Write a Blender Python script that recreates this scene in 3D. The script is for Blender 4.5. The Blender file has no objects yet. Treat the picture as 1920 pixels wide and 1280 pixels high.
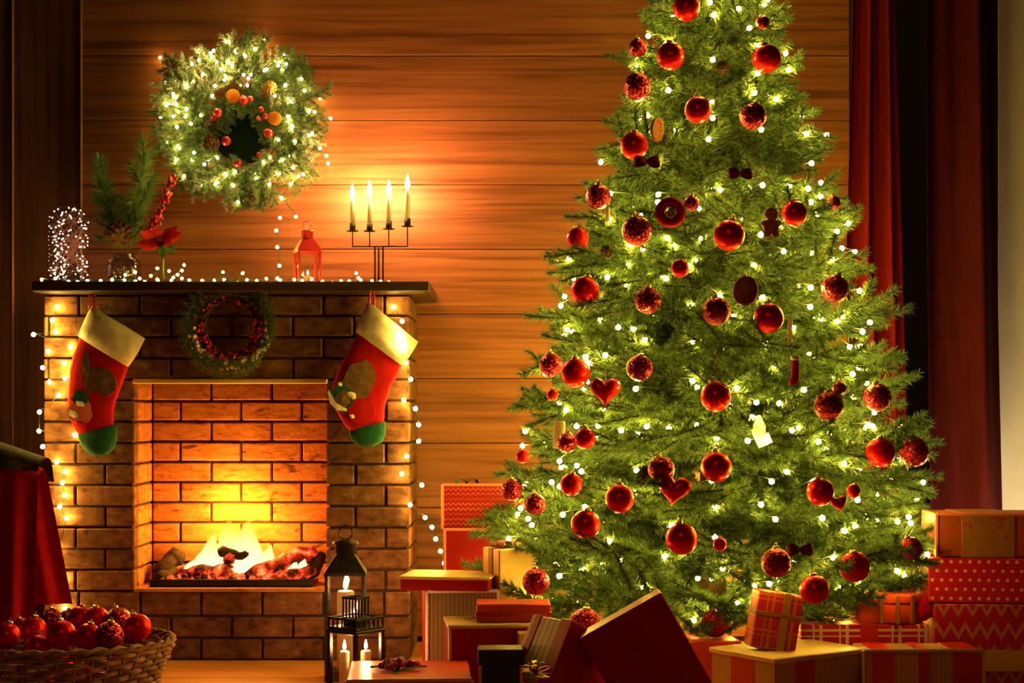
import bpy, math, random
import numpy as np
from mathutils import Vector, Matrix, Euler

rnd = random.Random(7)
npr = np.random.default_rng(11)
SC = bpy.context.scene
COL = SC.collection
PI = math.pi

# ---------------------------------------------------------------- camera
F = 3070.0            # focal length in pixels of the 1920x1280 frame
CH = 0.79             # eye height
HZ = 780.0            # row of the horizon
cam_data = bpy.data.cameras.new('camera')
cam = bpy.data.objects.new('camera', cam_data)
COL.objects.link(cam)
cam.location = (0, 0, CH)
cam.rotation_euler = (PI / 2, 0, 0)
cam_data.sensor_width = 36.0
cam_data.lens = F * 36.0 / 1920.0
cam_data.shift_y = (HZ - 640.0) / 1920.0
cam_data.clip_end = 60
SC.camera = cam

# ---------------------------------------------------------------- world, exposure
w = bpy.data.worlds.new('night')
SC.world = w
w.use_nodes = True
bg = w.node_tree.nodes['Background']
bg.inputs[0].default_value = (1.0, 0.50, 0.22, 1)
bg.inputs[1].default_value = 0.006
SC.view_settings.view_transform = 'Standard'
SC.view_settings.look = 'None'
SC.view_settings.gamma = 1
SC.view_settings.use_curve_mapping = False
SC.view_settings.exposure = 0.0
try:
    SC.cycles.use_denoising = True
    SC.cycles.use_light_tree = True
    SC.cycles.sample_clamp_indirect = 4
    SC.cycles.caustics_reflective = False
    SC.cycles.caustics_refractive = False
    SC.cycles.transparent_max_bounces = 16
    SC.cycles.max_bounces = 6
    SC.cycles.diffuse_bounces = 3
except Exception:
    pass
ld = bpy.data.lights.new('front_fill', 'AREA')  # weak warm fill added out of view for front faces, no lamp seen
ld.shape = 'DISK'; ld.size = 0.5; ld.energy = 4.5; ld.color = (1.0, 0.52, 0.20)
lo = bpy.data.objects.new('front_fill', ld)
COL.objects.link(lo)
lo.location = (-0.2, 1.2, 2.5)
lo.rotation_euler = (math.radians(50), 0, 0)
TREE_GLOW = 340.0      # radiance of the tree's bulbs
SIDE_GLOW = 110.0      # of the strings round the fireplace
FLAME_GLOW = 1250.0    # of candle flames
FIRE_WATTS = 9.5


def at(px, py, Y):
    return Vector(((px - 960.0) / F * Y, Y, CH + (HZ - py) / F * Y))


def X_(px, Y):
    return (px - 960.0) / F * Y


def Z_(py, Y):
    return CH + (HZ - py) / F * Y


# ---------------------------------------------------------------- materials
def nodes_of(m):
    m.use_nodes = True
    nt = m.node_tree
    return nt, nt.nodes, nt.links


def principled(name, col, rough=0.6, metal=0.0, spec=0.4, sheen=0.0, coat=0.0, trans=0.0):
    m = bpy.data.materials.new(name)
    nt, N, L = nodes_of(m)
    b = N['Principled BSDF']
    b.inputs['Base Color'].default_value = (*col, 1)
    b.inputs['Roughness'].default_value = rough
    b.inputs['Metallic'].default_value = metal
    b.inputs['Specular IOR Level'].default_value = spec
    if sheen:
        b.inputs['Sheen Weight'].default_value = sheen
        b.inputs['Sheen Tint'].default_value = (*[min(1, c * 2 + .1) for c in col], 1)
    if coat:
        b.inputs['Coat Weight'].default_value = coat
        b.inputs['Coat Roughness'].default_value = 0.15
    return m


def ramp(N, stops):
    r = N.new('ShaderNodeValToRGB')
    e = r.color_ramp.elements
    while len(e) < len(stops):
        e.new(0.5)
    for i, (p, c) in enumerate(stops):
        e[i].position = p
        e[i].color = (*c, 1)
    return r


def noisy(name, stops, scale=(4, 4, 4), detail=5, rough=0.6, metal=0.0, spec=0.4, bump=0.0, bump_scale=None, rand=0.0,
          distortion=0.0, sheen=0.0, coat=0.0):
    """noise-coloured surface; rand shifts tone per object"""
    m = principled(name, stops[0][1], rough, metal, spec, sheen, coat)
    nt, N, L = nodes_of(m)
    b = N['Principled BSDF']
    tc = N.new('ShaderNodeTexCoord')
    mp = N.new('ShaderNodeMapping')
    mp.inputs['Scale'].default_value = scale
    L.new(tc.outputs['Object'], mp.inputs['Vector'])
    oi = N.new('ShaderNodeObjectInfo')
    vm = N.new('ShaderNodeVectorMath'); vm.operation = 'SCALE'
    vm.inputs[0].default_value = (37, 53, 71)
    L.new(oi.outputs['Random'], vm.inputs['Scale'])
    L.new(vm.outputs[0], mp.inputs['Location'])
    nz = N.new('ShaderNodeTexNoise')
    nz.inputs['Scale'].default_value = 1
    nz.inputs['Detail'].default_value = detail
    nz.inputs['Distortion'].default_value = distortion
    L.new(mp.outputs[0], nz.inputs['Vector'])
    r = ramp(N, stops)
    L.new(nz.outputs['Fac'], r.inputs['Fac'])
    out = r.outputs['Color']
    if rand:
        mr = N.new('ShaderNodeMapRange')
        mr.inputs['To Min'].default_value = 1 - rand
        mr.inputs['To Max'].default_value = 1 + rand
        L.new(oi.outputs['Random'], mr.inputs['Value'])
        sc = N.new('ShaderNodeVectorMath'); sc.operation = 'SCALE'
        L.new(out, sc.inputs[0]); L.new(mr.outputs[0], sc.inputs['Scale'])
        out = sc.outputs[0]
    L.new(out, b.inputs['Base Color'])
    if bump:
        bp = N.new('ShaderNodeBump')
        bp.inputs['Strength'].default_value = bump
        bp.inputs['Distance'].default_value = 0.004
        if bump_scale:
            n2 = N.new('ShaderNodeTexNoise')
            n2.inputs['Scale'].default_value = bump_scale
            n2.inputs['Detail'].default_value = 6
            L.new(tc.outputs['Object'], n2.inputs['Vector'])
            L.new(n2.outputs['Fac'], bp.inputs['Height'])
        else:
            L.new(nz.outputs['Fac'], bp.inputs['Height'])
        L.new(bp.outputs[0], b.inputs['Normal'])
    return m


def emitter(name, col, strength):
    m = bpy.data.materials.new(name)
    nt, N, L = nodes_of(m)
    N.remove(N['Principled BSDF'])
    e = N.new('ShaderNodeEmission')
    e.inputs[0].default_value = (*col, 1)
    e.inputs[1].default_value = strength
    L.new(e.outputs[0], N['Material Output'].inputs[0])
    return m


def clear_glass(name, tint=(1, 1, 1), gloss=1.0):
    """thin pane: what lies behind stays in place, edges mirror more"""
    m = bpy.data.materials.new(name)
    nt, N, L = nodes_of(m)
    N.remove(N['Principled BSDF'])
    t = N.new('ShaderNodeBsdfTransparent'); t.inputs[0].default_value = (*tint, 1)
    g = N.new('ShaderNodeBsdfGlossy'); g.inputs['Roughness'].default_value = 0.05
    lw = N.new('ShaderNodeLayerWeight'); lw.inputs[0].default_value = 0.5
    pw = N.new('ShaderNodeMath'); pw.operation = 'POWER'; pw.inputs[1].default_value = 4.0
    L.new(lw.outputs['Facing'], pw.inputs[0])
    ml = N.new('ShaderNodeMath'); ml.operation = 'MULTIPLY_ADD'; ml.inputs[1].default_value = .55 * gloss; ml.inputs[2].default_value = .03 * gloss
    L.new(pw.outputs[0], ml.inputs[0])
    mx = N.new('ShaderNodeMixShader')
    L.new(ml.outputs[0], mx.inputs[0]); L.new(t.outputs[0], mx.inputs[1]); L.new(g.outputs[0], mx.inputs[2])
    L.new(mx.outputs[0], N['Material Output'].inputs[0])
    return m


def flame_mat(name, low, high, strength, z0, z1):
    """flame: bright root, clearer tip, in the object's own height"""
    m = bpy.data.materials.new(name)
    nt, N, L = nodes_of(m)
    N.remove(N['Principled BSDF'])
    tc = N.new('ShaderNodeTexCoord')
    sx = N.new('ShaderNodeSeparateXYZ'); L.new(tc.outputs['Object'], sx.inputs[0])
    mr = N.new('ShaderNodeMapRange')
    mr.inputs['From Min'].default_value = z0; mr.inputs['From Max'].default_value = z1
    L.new(sx.outputs['Z'], mr.inputs['Value'])
    r = ramp(N, [(0.0, low), (1.0, high)])
    L.new(mr.outputs[0], r.inputs['Fac'])
    e = N.new('ShaderNodeEmission'); L.new(r.outputs['Color'], e.inputs[0])
    e.inputs[1].default_value = strength
    t = N.new('ShaderNodeBsdfTransparent')
    lw = N.new('ShaderNodeLayerWeight'); lw.inputs[0].default_value = 0.35
    inv = N.new('ShaderNodeMath'); inv.operation = 'SUBTRACT'; inv.inputs[0].default_value = 1.0
    L.new(lw.outputs['Facing'], inv.inputs[1])
    iv2 = N.new('ShaderNodeMath'); iv2.operation = 'SUBTRACT'; iv2.inputs[0].default_value = 1.05
    L.new(mr.outputs[0], iv2.inputs[1])
    mu = N.new('ShaderNodeMath'); mu.operation = 'MULTIPLY'; mu.use_clamp = True
    pw = N.new('ShaderNodeMath'); pw.operation = 'POWER'; pw.inputs[1].default_value = 1.8
    L.new(inv.outputs[0], pw.inputs[0])
    p2 = N.new('ShaderNodeMath'); p2.operation = 'POWER'; p2.inputs[1].default_value = 1.3
    L.new(iv2.outputs[0], p2.inputs[0])
    L.new(pw.outputs[0], mu.inputs[0]); L.new(p2.outputs[0], mu.inputs[1])
    mx = N.new('ShaderNodeMixShader')
    L.new(mu.outputs[0], mx.inputs[0]); L.new(t.outputs[0], mx.inputs[1]); L.new(e.outputs[0], mx.inputs[2])
    L.new(mx.outputs[0], N['Material Output'].inputs[0])
    return m


def math_node(N, L, op, a, b=None):
    n = N.new('ShaderNodeMath'); n.operation = op
    for i, v in enumerate((a, b)):
        if v is None:
            continue
        if isinstance(v, (int, float)):
            n.inputs[i].default_value = v
        else:
            L.new(v, n.inputs[i])
    return n.outputs[0]


def wrap(name, base, mark, kind, size=0.03, rough=0.45, spec=0.5, mark2=None):
    """gift paper with a printed pattern in the box's own coordinates"""
    m = principled(name, base, rough, 0, spec)
    nt, N, L = nodes_of(m)
    b = N['Principled BSDF']
    tc = N.new('ShaderNodeTexCoord')
    sx = N.new('ShaderNodeSeparateXYZ'); L.new(tc.outputs['Object'], sx.inputs[0])
    x, y, z = sx.outputs
    M = lambda op, a, bb=None: math_node(N, L, op, a, bb)
    u = M('ADD', x, y)
    if kind == 'dots':
        row = M('FLOOR', M('DIVIDE', z, size))
        fu = M('SUBTRACT', M('FRACT', M('ADD', M('DIVIDE', u, size), M('MULTIPLY', row, 0.5))), 0.5)
        fz = M('SUBTRACT', M('FRACT', M('DIVIDE', z, size)), 0.5)
        d = M('ADD', M('MULTIPLY', fu, fu), M('MULTIPLY', fz, fz))
        fac = M('LESS_THAN', d, 0.035)
    elif kind == 'stripes':
        fac = M('LESS_THAN', M('FRACT', M('DIVIDE', u, size)), 0.42)
    elif kind == 'plaid':
        a = M('LESS_THAN', M('FRACT', M('DIVIDE', u, size)), 0.12)
        a2 = M('LESS_THAN', M('FRACT', M('ADD', M('DIVIDE', u, size), 0.25)), 0.07)
        c = M('LESS_THAN', M('FRACT', M('DIVIDE', z, size * .8)), 0.12)
        c2 = M('LESS_THAN', M('FRACT', M('ADD', M('DIVIDE', z, size * .8), 0.25)), 0.07)
        fac = M('MULTIPLY', M('MAXIMUM', M('MAXIMUM', a, a2), M('MAXIMUM', c, c2)), 0.75)
    elif kind == 'knit':
        tri = M('ABSOLUTE', M('SUBTRACT', M('FRACT', M('DIVIDE', u, size)), 0.5))
        fac = M('LESS_THAN', M('FRACT', M('ADD', M('DIVIDE', z, size), tri)), 0.45)
        band = M('LESS_THAN', M('FRACT', M('DIVIDE', z, size * 3.5)), 0.6)
        fac = M('MULTIPLY', fac, M('ADD', M('MULTIPLY', band, 0.5), 0.5))
    elif kind == 'zigzag':
        tri = M('ABSOLUTE', M('SUBTRACT', M('FRACT', M('DIVIDE', u, size)), 0.5))
        fac = M('LESS_THAN', M('FRACT', M('ADD', M('DIVIDE', z, size * 1.6), M('MULTIPLY', tri, 1.1))), 0.3)
    mx = N.new('ShaderNodeMix'); mx.data_type = 'RGBA'
    L.new(fac, mx.inputs[0])
    mx.inputs[6].default_value = (*base, 1)
    mx.inputs[7].default_value = (*mark, 1)
    L.new(mx.outputs[2], b.inputs['Base Color'])
    return m


def glitter(name, dark, light):
    m = principled(name, dark, 0.3, 0.75, 0.5)
    nt, N, L = nodes_of(m)
    b = N['Principled BSDF']
    tc = N.new('ShaderNodeTexCoord')
    v = N.new('ShaderNodeTexVoronoi'); v.inputs['Scale'].default_value = 260
    L.new(tc.outputs['Object'], v.inputs['Vector'])
    hs = N.new('ShaderNodeSeparateColor'); L.new(v.outputs['Color'], hs.inputs[0])
    r = ramp(N, [(0.0, dark), (0.7, tuple((a + c) / 2 for a, c in zip(dark, light))), (1.0, light)])
    L.new(hs.outputs[0], r.inputs['Fac'])
    L.new(r.outputs['Color'], b.inputs['Base Color'])
    # every flake tilts its own way
    geo = N.new('ShaderNodeNewGeometry')
    sub = N.new('ShaderNodeVectorMath'); sub.operation = 'SUBTRACT'; sub.inputs[1].default_value = (.5, .5, .5)
    L.new(v.outputs['Color'], sub.inputs[0])
    scl = N.new('ShaderNodeVectorMath'); scl.operation = 'SCALE'; scl.inputs['Scale'].default_value = 0.9
    L.new(sub.outputs[0], scl.inputs[0])
    add = N.new('ShaderNodeVectorMath'); add.operation = 'ADD'
    L.new(geo.outputs['Normal'], add.inputs[0]); L.new(scl.outputs[0], add.inputs[1])
    nrm = N.new('ShaderNodeVectorMath'); nrm.operation = 'NORMALIZE'
    L.new(add.outputs[0], nrm.inputs[0]); L.new(nrm.outputs[0], b.inputs['Normal'])
    return m


M = {}
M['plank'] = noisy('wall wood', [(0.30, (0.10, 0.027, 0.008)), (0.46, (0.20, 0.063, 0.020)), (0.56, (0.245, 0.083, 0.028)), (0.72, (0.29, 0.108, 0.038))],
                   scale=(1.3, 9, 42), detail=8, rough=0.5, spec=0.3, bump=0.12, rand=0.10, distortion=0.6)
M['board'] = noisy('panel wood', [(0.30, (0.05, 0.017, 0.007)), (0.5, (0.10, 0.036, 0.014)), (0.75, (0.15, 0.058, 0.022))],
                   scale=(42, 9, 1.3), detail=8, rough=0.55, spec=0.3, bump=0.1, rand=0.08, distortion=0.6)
M['trim'] = noisy('trim wood', [(0.3, (0.22, 0.09, 0.035)), (0.7, (0.36, 0.17, 0.07))], scale=(40, 9, 1.5), rough=0.45)
M['floor'] = noisy('floor wood', [(0.3, (0.34, 0.12, 0.03)), (0.5, (0.50, 0.20, 0.05)), (0.75, (0.56, 0.25, 0.07))],
                   scale=(1.5, 30, 9), detail=7, rough=0.38, spec=0.4, bump=0.08, rand=0.07, distortion=0.4)
M['under'] = principled('subfloor', (0.05, 0.03, 0.02), 0.9)
M['plaster'] = noisy('cream plaster', [(0.3, (0.66, 0.60, 0.48)), (0.7, (0.74, 0.68, 0.56))], scale=(8, 8, 8), rough=0.85, bump=0.08, bump_scale=60)
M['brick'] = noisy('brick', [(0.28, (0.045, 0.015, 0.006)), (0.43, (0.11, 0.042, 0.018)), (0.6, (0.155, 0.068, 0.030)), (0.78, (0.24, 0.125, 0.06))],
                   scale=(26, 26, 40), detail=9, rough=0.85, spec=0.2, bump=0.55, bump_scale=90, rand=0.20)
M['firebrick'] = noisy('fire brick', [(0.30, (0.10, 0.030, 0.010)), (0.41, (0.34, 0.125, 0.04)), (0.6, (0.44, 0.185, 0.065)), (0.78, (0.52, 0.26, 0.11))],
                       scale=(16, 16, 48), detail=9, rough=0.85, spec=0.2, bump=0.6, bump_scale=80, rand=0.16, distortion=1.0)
M['mortar'] = noisy('mortar', [(0.3, (0.030, 0.012, 0.007)), (0.7, (0.06, 0.025, 0.014))], scale=(60, 60, 60), rough=0.95, bump=0.4)
M['mantel'] = noisy('dark mantel wood', [(0.3, (0.022, 0.010, 0.006)), (0.6, (0.05, 0.022, 0.012)), (0.8, (0.08, 0.036, 0.018))],
                    scale=(2, 20, 40), rough=0.45, spec=0.4, bump=0.15)
M['brass'] = principled('brass', (0.85, 0.62, 0.25), 0.28, 1.0)
M['gold'] = noisy('gold foil', [(0.3, (0.62, 0.36, 0.08)), (0.7, (0.9, 0.62, 0.2))], scale=(30, 30, 30), rough=0.3, metal=0.9)
M['iron'] = noisy('black iron', [(0.3, (0.010, 0.009, 0.008)), (0.7, (0.03, 0.026, 0.022))], scale=(40, 40, 40), rough=0.5, metal=0.5)
M['soot'] = noisy('soot', [(0.3, (0.008, 0.006, 0.005)), (0.7, (0.03, 0.02, 0.014))], scale=(30, 30, 30), rough=0.95)
M['glass'] = clear_glass('lantern glass', (0.97, 0.96, 0.94))
M['vase'] = clear_glass('smoky vase glass', (0.80, 0.80, 0.85), 1.6)
M['dome'] = clear_glass('dome glass', (0.99, 0.99, 0.99), 0.9)
M['pane'] = clear_glass('window glass', (0.75, 0.8, 0.8), 0.5)
M['wax'] = principled('candle wax', (0.85, 0.74, 0.52), 0.5)
M['wick'] = principled('wick', (0.01, 0.008, 0.006), 0.9)
M['wire'] = principled('green wire', (0.008, 0.02, 0.008), 0.6)
M['copper'] = principled('copper wire', (0.7, 0.35, 0.2), 0.35, 1.0)
M['black'] = principled('black lacquer', (0.012, 0.01, 0.01), 0.3)
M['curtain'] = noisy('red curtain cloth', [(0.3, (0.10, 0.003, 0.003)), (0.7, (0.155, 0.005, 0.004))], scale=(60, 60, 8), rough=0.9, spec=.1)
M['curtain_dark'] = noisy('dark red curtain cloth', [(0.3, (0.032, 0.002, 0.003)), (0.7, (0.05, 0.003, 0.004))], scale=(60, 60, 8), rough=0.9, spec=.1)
M['window_frame'] = principled('dark window frame', (0.03, 0.018, 0.012), 0.5)
M['red_satin'] = principled('red satin', (0.55, 0.018, 0.014), 0.35, 0.0, 0.5, sheen=0.3)
M['red_velvet'] = noisy('red velvet', [(0.3, (0.34, 0.005, 0.006)), (0.7, (0.52, 0.008, 0.009))], scale=(30, 30, 30), rough=0.8, spec=.1, sheen=0.15)
M['cuff'] = noisy('cream plush', [(0.3, (0.62, 0.52, 0.36)), (0.7, (0.84, 0.76, 0.60))], scale=(40, 40, 40), rough=0.95, bump=0.5, bump_scale=200, sheen=0.4)
M['green_felt'] = noisy('green felt', [(0.3, (0.004, 0.06, 0.03)), (0.7, (0.01, 0.11, 0.055))], scale=(60, 60, 60), rough=0.95, sheen=0.3)
M['brown_felt'] = noisy('brown felt', [(0.3, (0.09, 0.045, 0.02)), (0.7, (0.2, 0.11, 0.05))], scale=(60, 60, 60), rough=0.95)
M['white_felt'] = principled('white felt', (0.8, 0.72, 0.62), 0.9)
M['matte_red'] = principled('frosted red ball', (0.86, 0.010, 0.010), 0.30, 0.5, 0.10)
M['glitter_red'] = glitter('glitter red ball', (0.16, 0.002, 0.012), (0.80, 0.04, 0.10))
M['cap'] = principled('ornament cap', (0.75, 0.55, 0.22), 0.3, 1.0)
M['orange'] = noisy('dried orange', [(0.3, (0.62, 0.16, 0.02)), (0.7, (0.92, 0.38, 0.06))], scale=(120, 120, 120), rough=0.5)
M['peel'] = principled('orange peel', (0.35, 0.08, 0.01), 0.6)
M['cone'] = noisy('pine cone', [(0.3, (0.05, 0.022, 0.012)), (0.7, (0.16, 0.075, 0.04))], scale=(60, 60, 60), rough=0.8)
M['cookie'] = noisy('gingerbread', [(0.3, (0.36, 0.14, 0.04)), (0.7, (0.55, 0.24, 0.07))], scale=(90, 90, 90), rough=0.8)
M['bark'] = noisy('bark', [(0.3, (0.03, 0.016, 0.009)), (0.7, (0.09, 0.045, 0.022))], scale=(60, 60, 20), rough=0.95)
M['leaf'] = noisy('poinsettia leaf', [(0.3, (0.02, 0.10, 0.03)), (0.7, (0.05, 0.20, 0.06))], scale=(40, 40, 40), rough=0.5)
M['petal'] = noisy('red petal', [(0.3, (0.42, 0.006, 0.006)), (0.7, (0.65, 0.014, 0.01))], scale=(40, 40, 40), rough=0.5)
M['berry'] = principled('red berry', (0.50, 0.012, 0.02), 0.22, 0, 0.6, coat=0.4)
M['frost'] = principled('frosted pink berry', (0.98, 0.78, 0.70), 0.35)
M['twig'] = noisy('wreath twig', [(0.3, (0.05, 0.02, 0.012)), (0.7, (0.14, 0.06, 0.03))], scale=(60, 60, 60), rough=0.9)
M['wicker'] = noisy('wicker', [(0.3, (0.12, 0.05, 0.02)), (0.5, (0.28, 0.135, 0.055)), (0.75, (0.42, 0.23, 0.10))], scale=(30, 30, 60), rough=0.7, rand=0.1)
M['red_metal'] = principled('red painted metal', (0.60, 0.022, 0.024), 0.35, 0.0, 0.6, coat=0.3)
M['ribbon_red'] = principled('red ribbon', (0.50, 0.010, 0.010), 0.3, 0.0, 0.6)
M['ribbon_gold'] = principled('gold ribbon', (0.70, 0.42, 0.12), 0.3, 0.7)
M['ribbon_pink'] = principled('salmon ribbon', (0.75, 0.20, 0.13), 0.4)
M['ribbon_brown'] = principled('brown ribbon', (0.28, 0.09, 0.03), 0.45)
M['dark_fur'] = noisy('grey wool', [(0.3, (0.03, 0.026, 0.026)), (0.7, (0.08, 0.07, 0.07))], scale=(60, 60, 60), rough=0.95, bump=0.5, bump_scale=200, sheen=0.2)
M['dark_wood'] = noisy('dark chair wood', [(0.3, (0.012, 0.007, 0.005)), (0.7, (0.035, 0.018, 0.01))], scale=(30, 30, 4), rough=0.5)
M['char'] = noisy('charred log', [(0.3, (0.010, 0.007, 0.006)), (0.7, (0.06, 0.035, 0.025))], scale=(40, 40, 40), rough=0.95, bump=0.6)

TREEC = (1.0, 0.66, 0.07)
M['bulb_tree'] = emitter('tree bulb glow', TREEC, TREE_GLOW)
M['bulb_side'] = emitter('string bulb glow', (1.0, 0.58, 0.07), SIDE_GLOW)
M['bulb_drop'] = emitter('drop string bulb glow', (1.0, 0.62, 0.09), SIDE_GLOW * 2.4)
M['bulb_wreath'] = emitter('wreath bulb glow', (1.0, 0.74, 0.16), SIDE_GLOW * 1.35)
M['bulb_dome'] = emitter('micro bulb glow', (1.0, 0.60, 0.42), 16.0)
M['flame'] = emitter('candle flame', (1.0, 0.47, 0.17), FLAME_GLOW)


def add_translucency(m, col, amount):
    nt, N, L = m.node_tree, m.node_tree.nodes, m.node_tree.links
    tr = N.new('ShaderNodeBsdfTranslucent'); tr.inputs[0].default_value = (*col, 1)
    mx = N.new('ShaderNodeMixShader'); mx.inputs[0].default_value = amount
    L.new(N['Principled BSDF'].outputs[0], mx.inputs[1]); L.new(tr.outputs[0], mx.inputs[2])
    L.new(mx.outputs[0], N['Material Output'].inputs[0])


add_translucency(M['wax'], (.9, .78, .55), .5)
add_translucency(M['orange'], (.95, .36, .05), .6)


def needle_mat(name, a, b2, back):
    m = bpy.data.materials.new(name)
    nt, N, L = nodes_of(m)
    p = N['Principled BSDF']
    p.inputs['Roughness'].default_value = 0.5
    p.inputs['Specular IOR Level'].default_value = 0.35
    geo = N.new('ShaderNodeNewGeometry')
    oi = N.new('ShaderNodeObjectInfo')
    r = ramp(N, [(0.0, a), (1.0, b2)])
    mixv = math_node(N, L, 'ADD', math_node(N, L, 'MULTIPLY', geo.outputs['Random Per Island'], 0.6), math_node(N, L, 'MULTIPLY', oi.outputs['Random'], 0.4))
    L.new(mixv, r.inputs['Fac'])
    L.new(r.outputs['Color'], p.inputs['Base Color'])
    tr = N.new('ShaderNodeBsdfTranslucent')
    tr.inputs[0].default_value = (*back, 1)
    mx = N.new('ShaderNodeMixShader'); mx.inputs[0].default_value = 0.28
    L.new(p.outputs[0], mx.inputs[1]); L.new(tr.outputs[0], mx.inputs[2])
    L.new(mx.outputs[0], N['Material Output'].inputs[0])
    return m


M['needle'] = needle_mat('fir needles', (0.006, 0.028, 0.016), (0.115, 0.195, 0.065), (0.14, 0.24, 0.06))
M['needle_wreath'] = needle_mat('wreath needles', (0.025, 0.06, 0.022), (0.24, 0.34, 0.14), (0.14, 0.22, 0.07))
M['needle_frost'] = needle_mat('frosted needles', (0.10, 0.16, 0.09), (0.75, 0.78, 0.62), (0.3, 0.36, 0.22))
M['needle_vase'] = needle_mat('pine sprig needles', (0.04, 0.11, 0.025), (0.14, 0.27, 0.06), (0.12, 0.22, 0.04))


# ---------------------------------------------------------------- mesh helpers
class MB:
    def __init__(s):
        s.v = []; s.f = []; s.m = []; s.sm = []

    def add(s, vs, fs, mi=0, smooth=False):
        o = len(s.v)
        s.v.extend([tuple(v) for v in vs])
        for f in fs:
            s.f.append(tuple(i + o for i in f)); s.m.append(mi); s.sm.append(smooth)

    def box(s, c, size, ch=0.0, mat4=None, mi=0):
        """chamfered box, centre c"""
        hx, hy, hz = (d / 2 for d in size)
        if ch <= 0:
            vs = [Vector((x * hx, y * hy, z * hz)) for x in (-1, 1) for y in (-1, 1) for z in (-1, 1)]
            fs = [(0, 1, 3, 2), (4, 6, 7, 5), (0, 4, 5, 1), (2, 3, 7, 6), (0, 2, 6, 4), (1, 5, 7, 3)]
        else:
            ch = min(ch, hx * .9, hy * .9, hz * .9)
            vs, idx = [], {}
            for sx in (-1, 1):
                for sy in (-1, 1):
                    for sz in (-1, 1):
                        for a in range(3):
                            p = [sx * (hx - ch), sy * (hy - ch), sz * (hz - ch)]
                            p[a] = (sx * hx, sy * hy, sz * hz)[a]
                            idx[(sx, sy, sz, a)] = len(vs)
                            vs.append(Vector(p))
            I = lambda *k: idx[k]
            fs = []
            q = [(-1, -1), (1, -1), (1, 1), (-1, 1)]
            for sgn in (-1, 1):
                for a in range(3):
                    loop = []
                    for (u, v2) in q:
                        k = [0, 0, 0]; k[a] = sgn; k[(a + 1) % 3] = u; k[(a + 2) % 3] = v2
                        loop.append(I(*k, a))
                    fs.append(tuple(loop if sgn > 0 else loop[::-1]))
            for a in range(3):
                b, c2 = (a + 1) % 3, (a + 2) % 3
                for sb in (-1, 1):
                    for sc in (-1, 1):
                        k0 = [0] * 3; k0[a] = -1; k0[b] = sb; k0[c2] = sc
                        k1 = list(k0); k1[a] = 1
                        loop = [I(*k0, b), I(*k1, b), I(*k1, c2), I(*k0, c2)]
                        if sb * sc > 0:
                            loop = loop[::-1]
                        fs.append(tuple(loop[::-1]))
            for sx in (-1, 1):
                for sy in (-1, 1):
                    for sz in (-1, 1):
                        loop = [I(sx, sy, sz, 0), I(sx, sy, sz, 1), I(sx, sy, sz, 2)]
                        if sx * sy * sz < 0:
                            loop = loop[::-1]
                        fs.append(tuple(loop))
        c = Vector(c)
        if mat4 is not None:
            vs = [mat4 @ v for v in vs]
        s.add([v + c for v in vs], fs, mi)
        return s

    def lathe(s, prof, n=16, c=(0, 0, 0), mi=0, smooth=True, rot=0.0, mat4=None, sx=1.0, sy=1.0):
        vs, fs = [], []
        for (r, z) in prof:
            for k in range(n):
                a = rot + 2 * PI * k / n
                vs.append(Vector((r * math.cos(a) * sx, r * math.sin(a) * sy, z)))
        for i in range(len(prof) - 1):
            for k in range(n):
                k2 = (k + 1) % n
                fs.append((i * n + k, i * n + k2, (i + 1) * n + k2, (i + 1) * n + k))
        if prof[0][0] > 1e-6:
            fs.append(tuple(range(n - 1, -1, -1)))
        if prof[-1][0] > 1e-6:
            o = (len(prof) - 1) * n
            fs.append(tuple(o + k for k in range(n)))
        if mat4 is not None:
            vs = [mat4 @ v for v in vs]
        c = Vector(c)
        s.add([v + c for v in vs], fs, mi, smooth)
        return s

    def ball(s, c, r, n=12, rings=8, mi=0, sz=1.0):
        prof = [(max(1e-7, r * math.sin(PI * i / rings)), -r * sz * math.cos(PI * i / rings)) for i in range(rings + 1)]
        return s.lathe(prof, n, c, mi)

    def tube(s, pts, r, n=6, mi=0, smooth=True, closed=False):
        pts = [Vector(p) for p in pts]
        N = len(pts)
        rs = r if isinstance(r, (list, tuple)) else [r] * N
        vs, fs = [], []
        up = Vector((0.13, 0.31, 0.94))
        for i, p in enumerate(pts):
            if closed:
                d = pts[(i + 1) % N] - pts[i - 1]
            else:
                d = pts[min(i + 1, N - 1)] - pts[max(i - 1, 0)]
            if d.length < 1e-9:
                d = Vector((0, 0, 1))
            d.normalize()
            a = d.cross(up)
            if a.length < 1e-3:
                a = d.cross(Vector((1, 0, 0)))
            a.normalize(); b = d.cross(a)
            for k in range(n):
                t = 2 * PI * k / n
                vs.append(p + (a * math.cos(t) + b * math.sin(t)) * rs[i])
        for i in range(N if closed else N - 1):
            j = (i + 1) % N
            for k in range(n):
                k2 = (k + 1) % n
                fs.append((i * n + k, j * n + k, j * n + k2, i * n + k2))
        if not closed:
            fs.append(tuple(range(n))); fs.append(tuple((N - 1) * n + k for k in range(n - 1, -1, -1)))
        s.add(vs, fs, mi, smooth)
        return s

    def grid(s, P, mi=0, smooth=True, closed_u=False):
        """P[i][j] points"""
        ni, nj = len(P), len(P[0])
        vs = [p for row in P for p in row]
        fs = []
        for i in range(ni - 1):
            for j in range(nj if closed_u else nj - 1):
                j2 = (j + 1) % nj
                fs.append((i * nj + j, i * nj + j2, (i + 1) * nj + j2, (i + 1) * nj + j))
        s.add(vs, fs, mi, smooth)
        return s

    def mesh(s, name, mats):
        me = bpy.data.meshes.new(name)
        me.from_pydata([tuple(v) for v in s.v], [], s.f)
        for m in (mats if isinstance(mats, (list, tuple)) else [mats]):
            me.materials.append(m)
        me.polygons.foreach_set('material_index', s.m)
        me.polygons.foreach_set('use_smooth', s.sm)
        me.update()
        return me

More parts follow.
